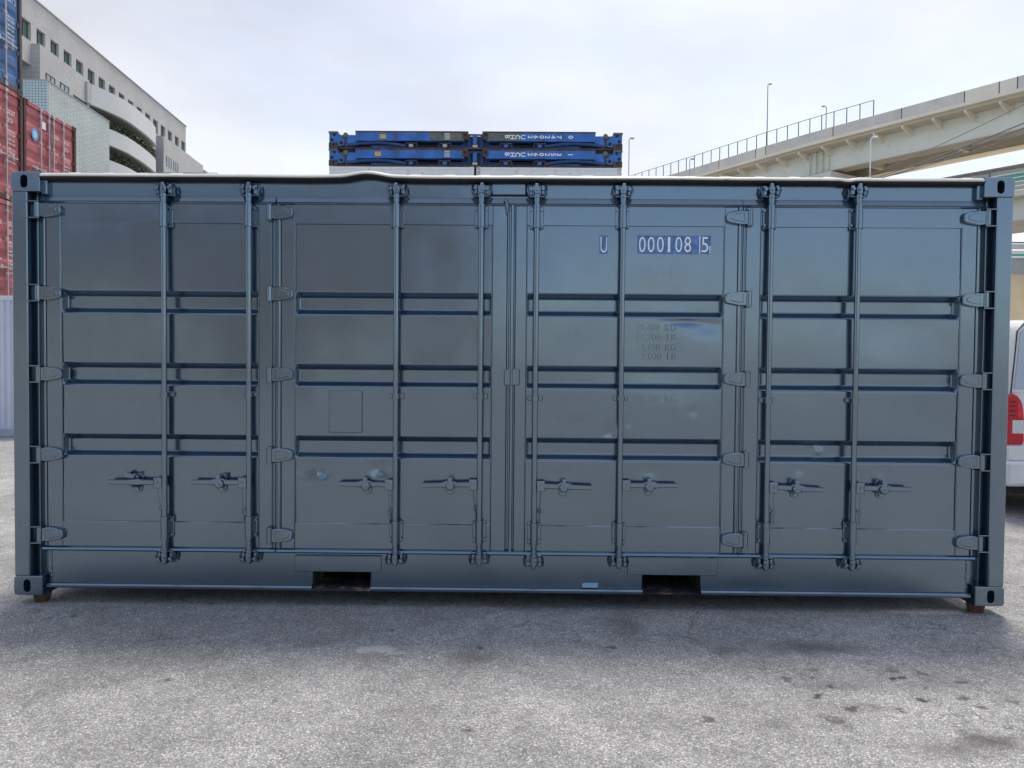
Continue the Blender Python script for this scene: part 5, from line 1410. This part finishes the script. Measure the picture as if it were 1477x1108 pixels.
zA, zB_ = vpx(1465, 568)[1], vpx(1465, 641)[1]; hL = zA-zB_
for s_ in (0, 1):
    def mx_(x): return x if s_ == 0 else VWID-x
    def pl(pts, y0, y1, c_=0.004): 
        P = [(mx_(a), b) for a, b in pts]; q = MB(); q.plate(P, y0, y1, c_); return q
    tl = pl([(0.006, zB_+0.01), (0.02, zB_), (0.165, zB_), (0.18, zB_+0.015), (0.182, zB_+hL*0.5), (0.172, zB_+hL*0.70), (0.148, zB_+hL*0.86), (0.11, zB_+hL*0.96), (0.06, zA), (0.012, zA-0.01)], -0.038, 0.04, 0.018).build('tail_light', VR, van)
    pl([(0.055, zB_+hL*0.22), (0.175, zB_+hL*0.22), (0.175, zB_+hL*0.48), (0.055, zB_+hL*0.48)], -0.041, -0.03, 0.003).build('reversing_lens', VC, tl)
    pl([(0.10, zB_+hL*0.54), (0.165, zB_+hL*0.54), (0.155, zB_+hL*0.72), (0.12, zB_+hL*0.84), (0.10, zB_+hL*0.86)], -0.0415, -0.03, 0.003).build('brake_lens', VRB, tl)
    for k_ in range(4):
        pl([(0.02, zB_+hL*(0.56+k_*0.09)), (0.085, zB_+hL*(0.56+k_*0.09)), (0.085, zB_+hL*(0.59+k_*0.09)), (0.02, zB_+hL*(0.59+k_*0.09))], -0.039, -0.03, 0.001).build('lens_rib', VRD, tl)
zb1 = zB_-0.01; zb0_ = vpx(1465, 700)[1]
q = MB(); q.cbox(-0.02, VWID+0.02, -0.10, 0.25, zb0_, zb0_+(zb1-zb0_)*0.62, 0.03); q.cbox(0.0, VWID, -0.05, 0.2, zb0_+(zb1-zb0_)*0.6, zb1, 0.02); q.build('rear_bumper', VW, van)
TYRE = plain('tyre_rubber', (0.02, 0.02, 0.02), 0.85)
for yy in (0.95, 3.75):
    for xx in (0.03, VWID-0.22):
        q = MB(); q.tube([(xx, yy, 0.32), (xx+0.02, yy, 0.32), (xx+0.17, yy, 0.32), (xx+0.19, yy, 0.32)], 0.3, 24, True, [0.29, 0.32, 0.32, 0.29]); wl_ = q.build('wheel', TYRE, van)
        q = MB(); q.tube([(xx-0.005, yy, 0.32), (xx+0.195, yy, 0.32)], 0.19, 16); q.build('rim', GALV, wl_)
q = MB(); q.box(0.25, VWID-0.25, 0.2, VLEN-0.3, 0.22, 0.36); q.build('underbody', RUBBER, van)
q = MB(); q.box(VWID/2-0.17, VWID/2+0.17, -0.108, -0.09, zb0_+0.16, zb0_+0.32); q.build('number_plate', WHITE, van)

# ================================================================== yard behind the camera (unseen; added for the glossy doors to mirror)
WARE = plain('unseen_warehouse_cladding', (0.34, 0.295, 0.265), 0.7, var=0.25, scale=0.15)
wh = thing('unseen_warehouse', 'long beige clad building added unseen across the yard for the slate container doors to mirror', 'unseen_warehouse', (-34, -46, 0))
def whb(name, x0, x1, y0, y1, z0, z1, m): q = MB(); q.box(x0, x1, y0, y1, z0, z1); q.build(name, m, wh)
whb('wall', -34, 30, -18, 0, 0, 12.5, WARE); whb('roof', -34.5, 30.5, -18.5, 0.6, 12.5, 13.1, SOFF)  # wall and roof of the added unseen warehouse
for k_ in range(8): whb('unseen_roller_door', -31+k_*7.6, -26.4+k_*7.6, 0.0, 0.12, 0, 5.0, CURT if k_ % 3 else SOFF)
for k_ in range(8): whb('window', -30.5+k_*7.6, -27+k_*7.6, 0.0, 0.08, 7.5, 9.2, GLS2)
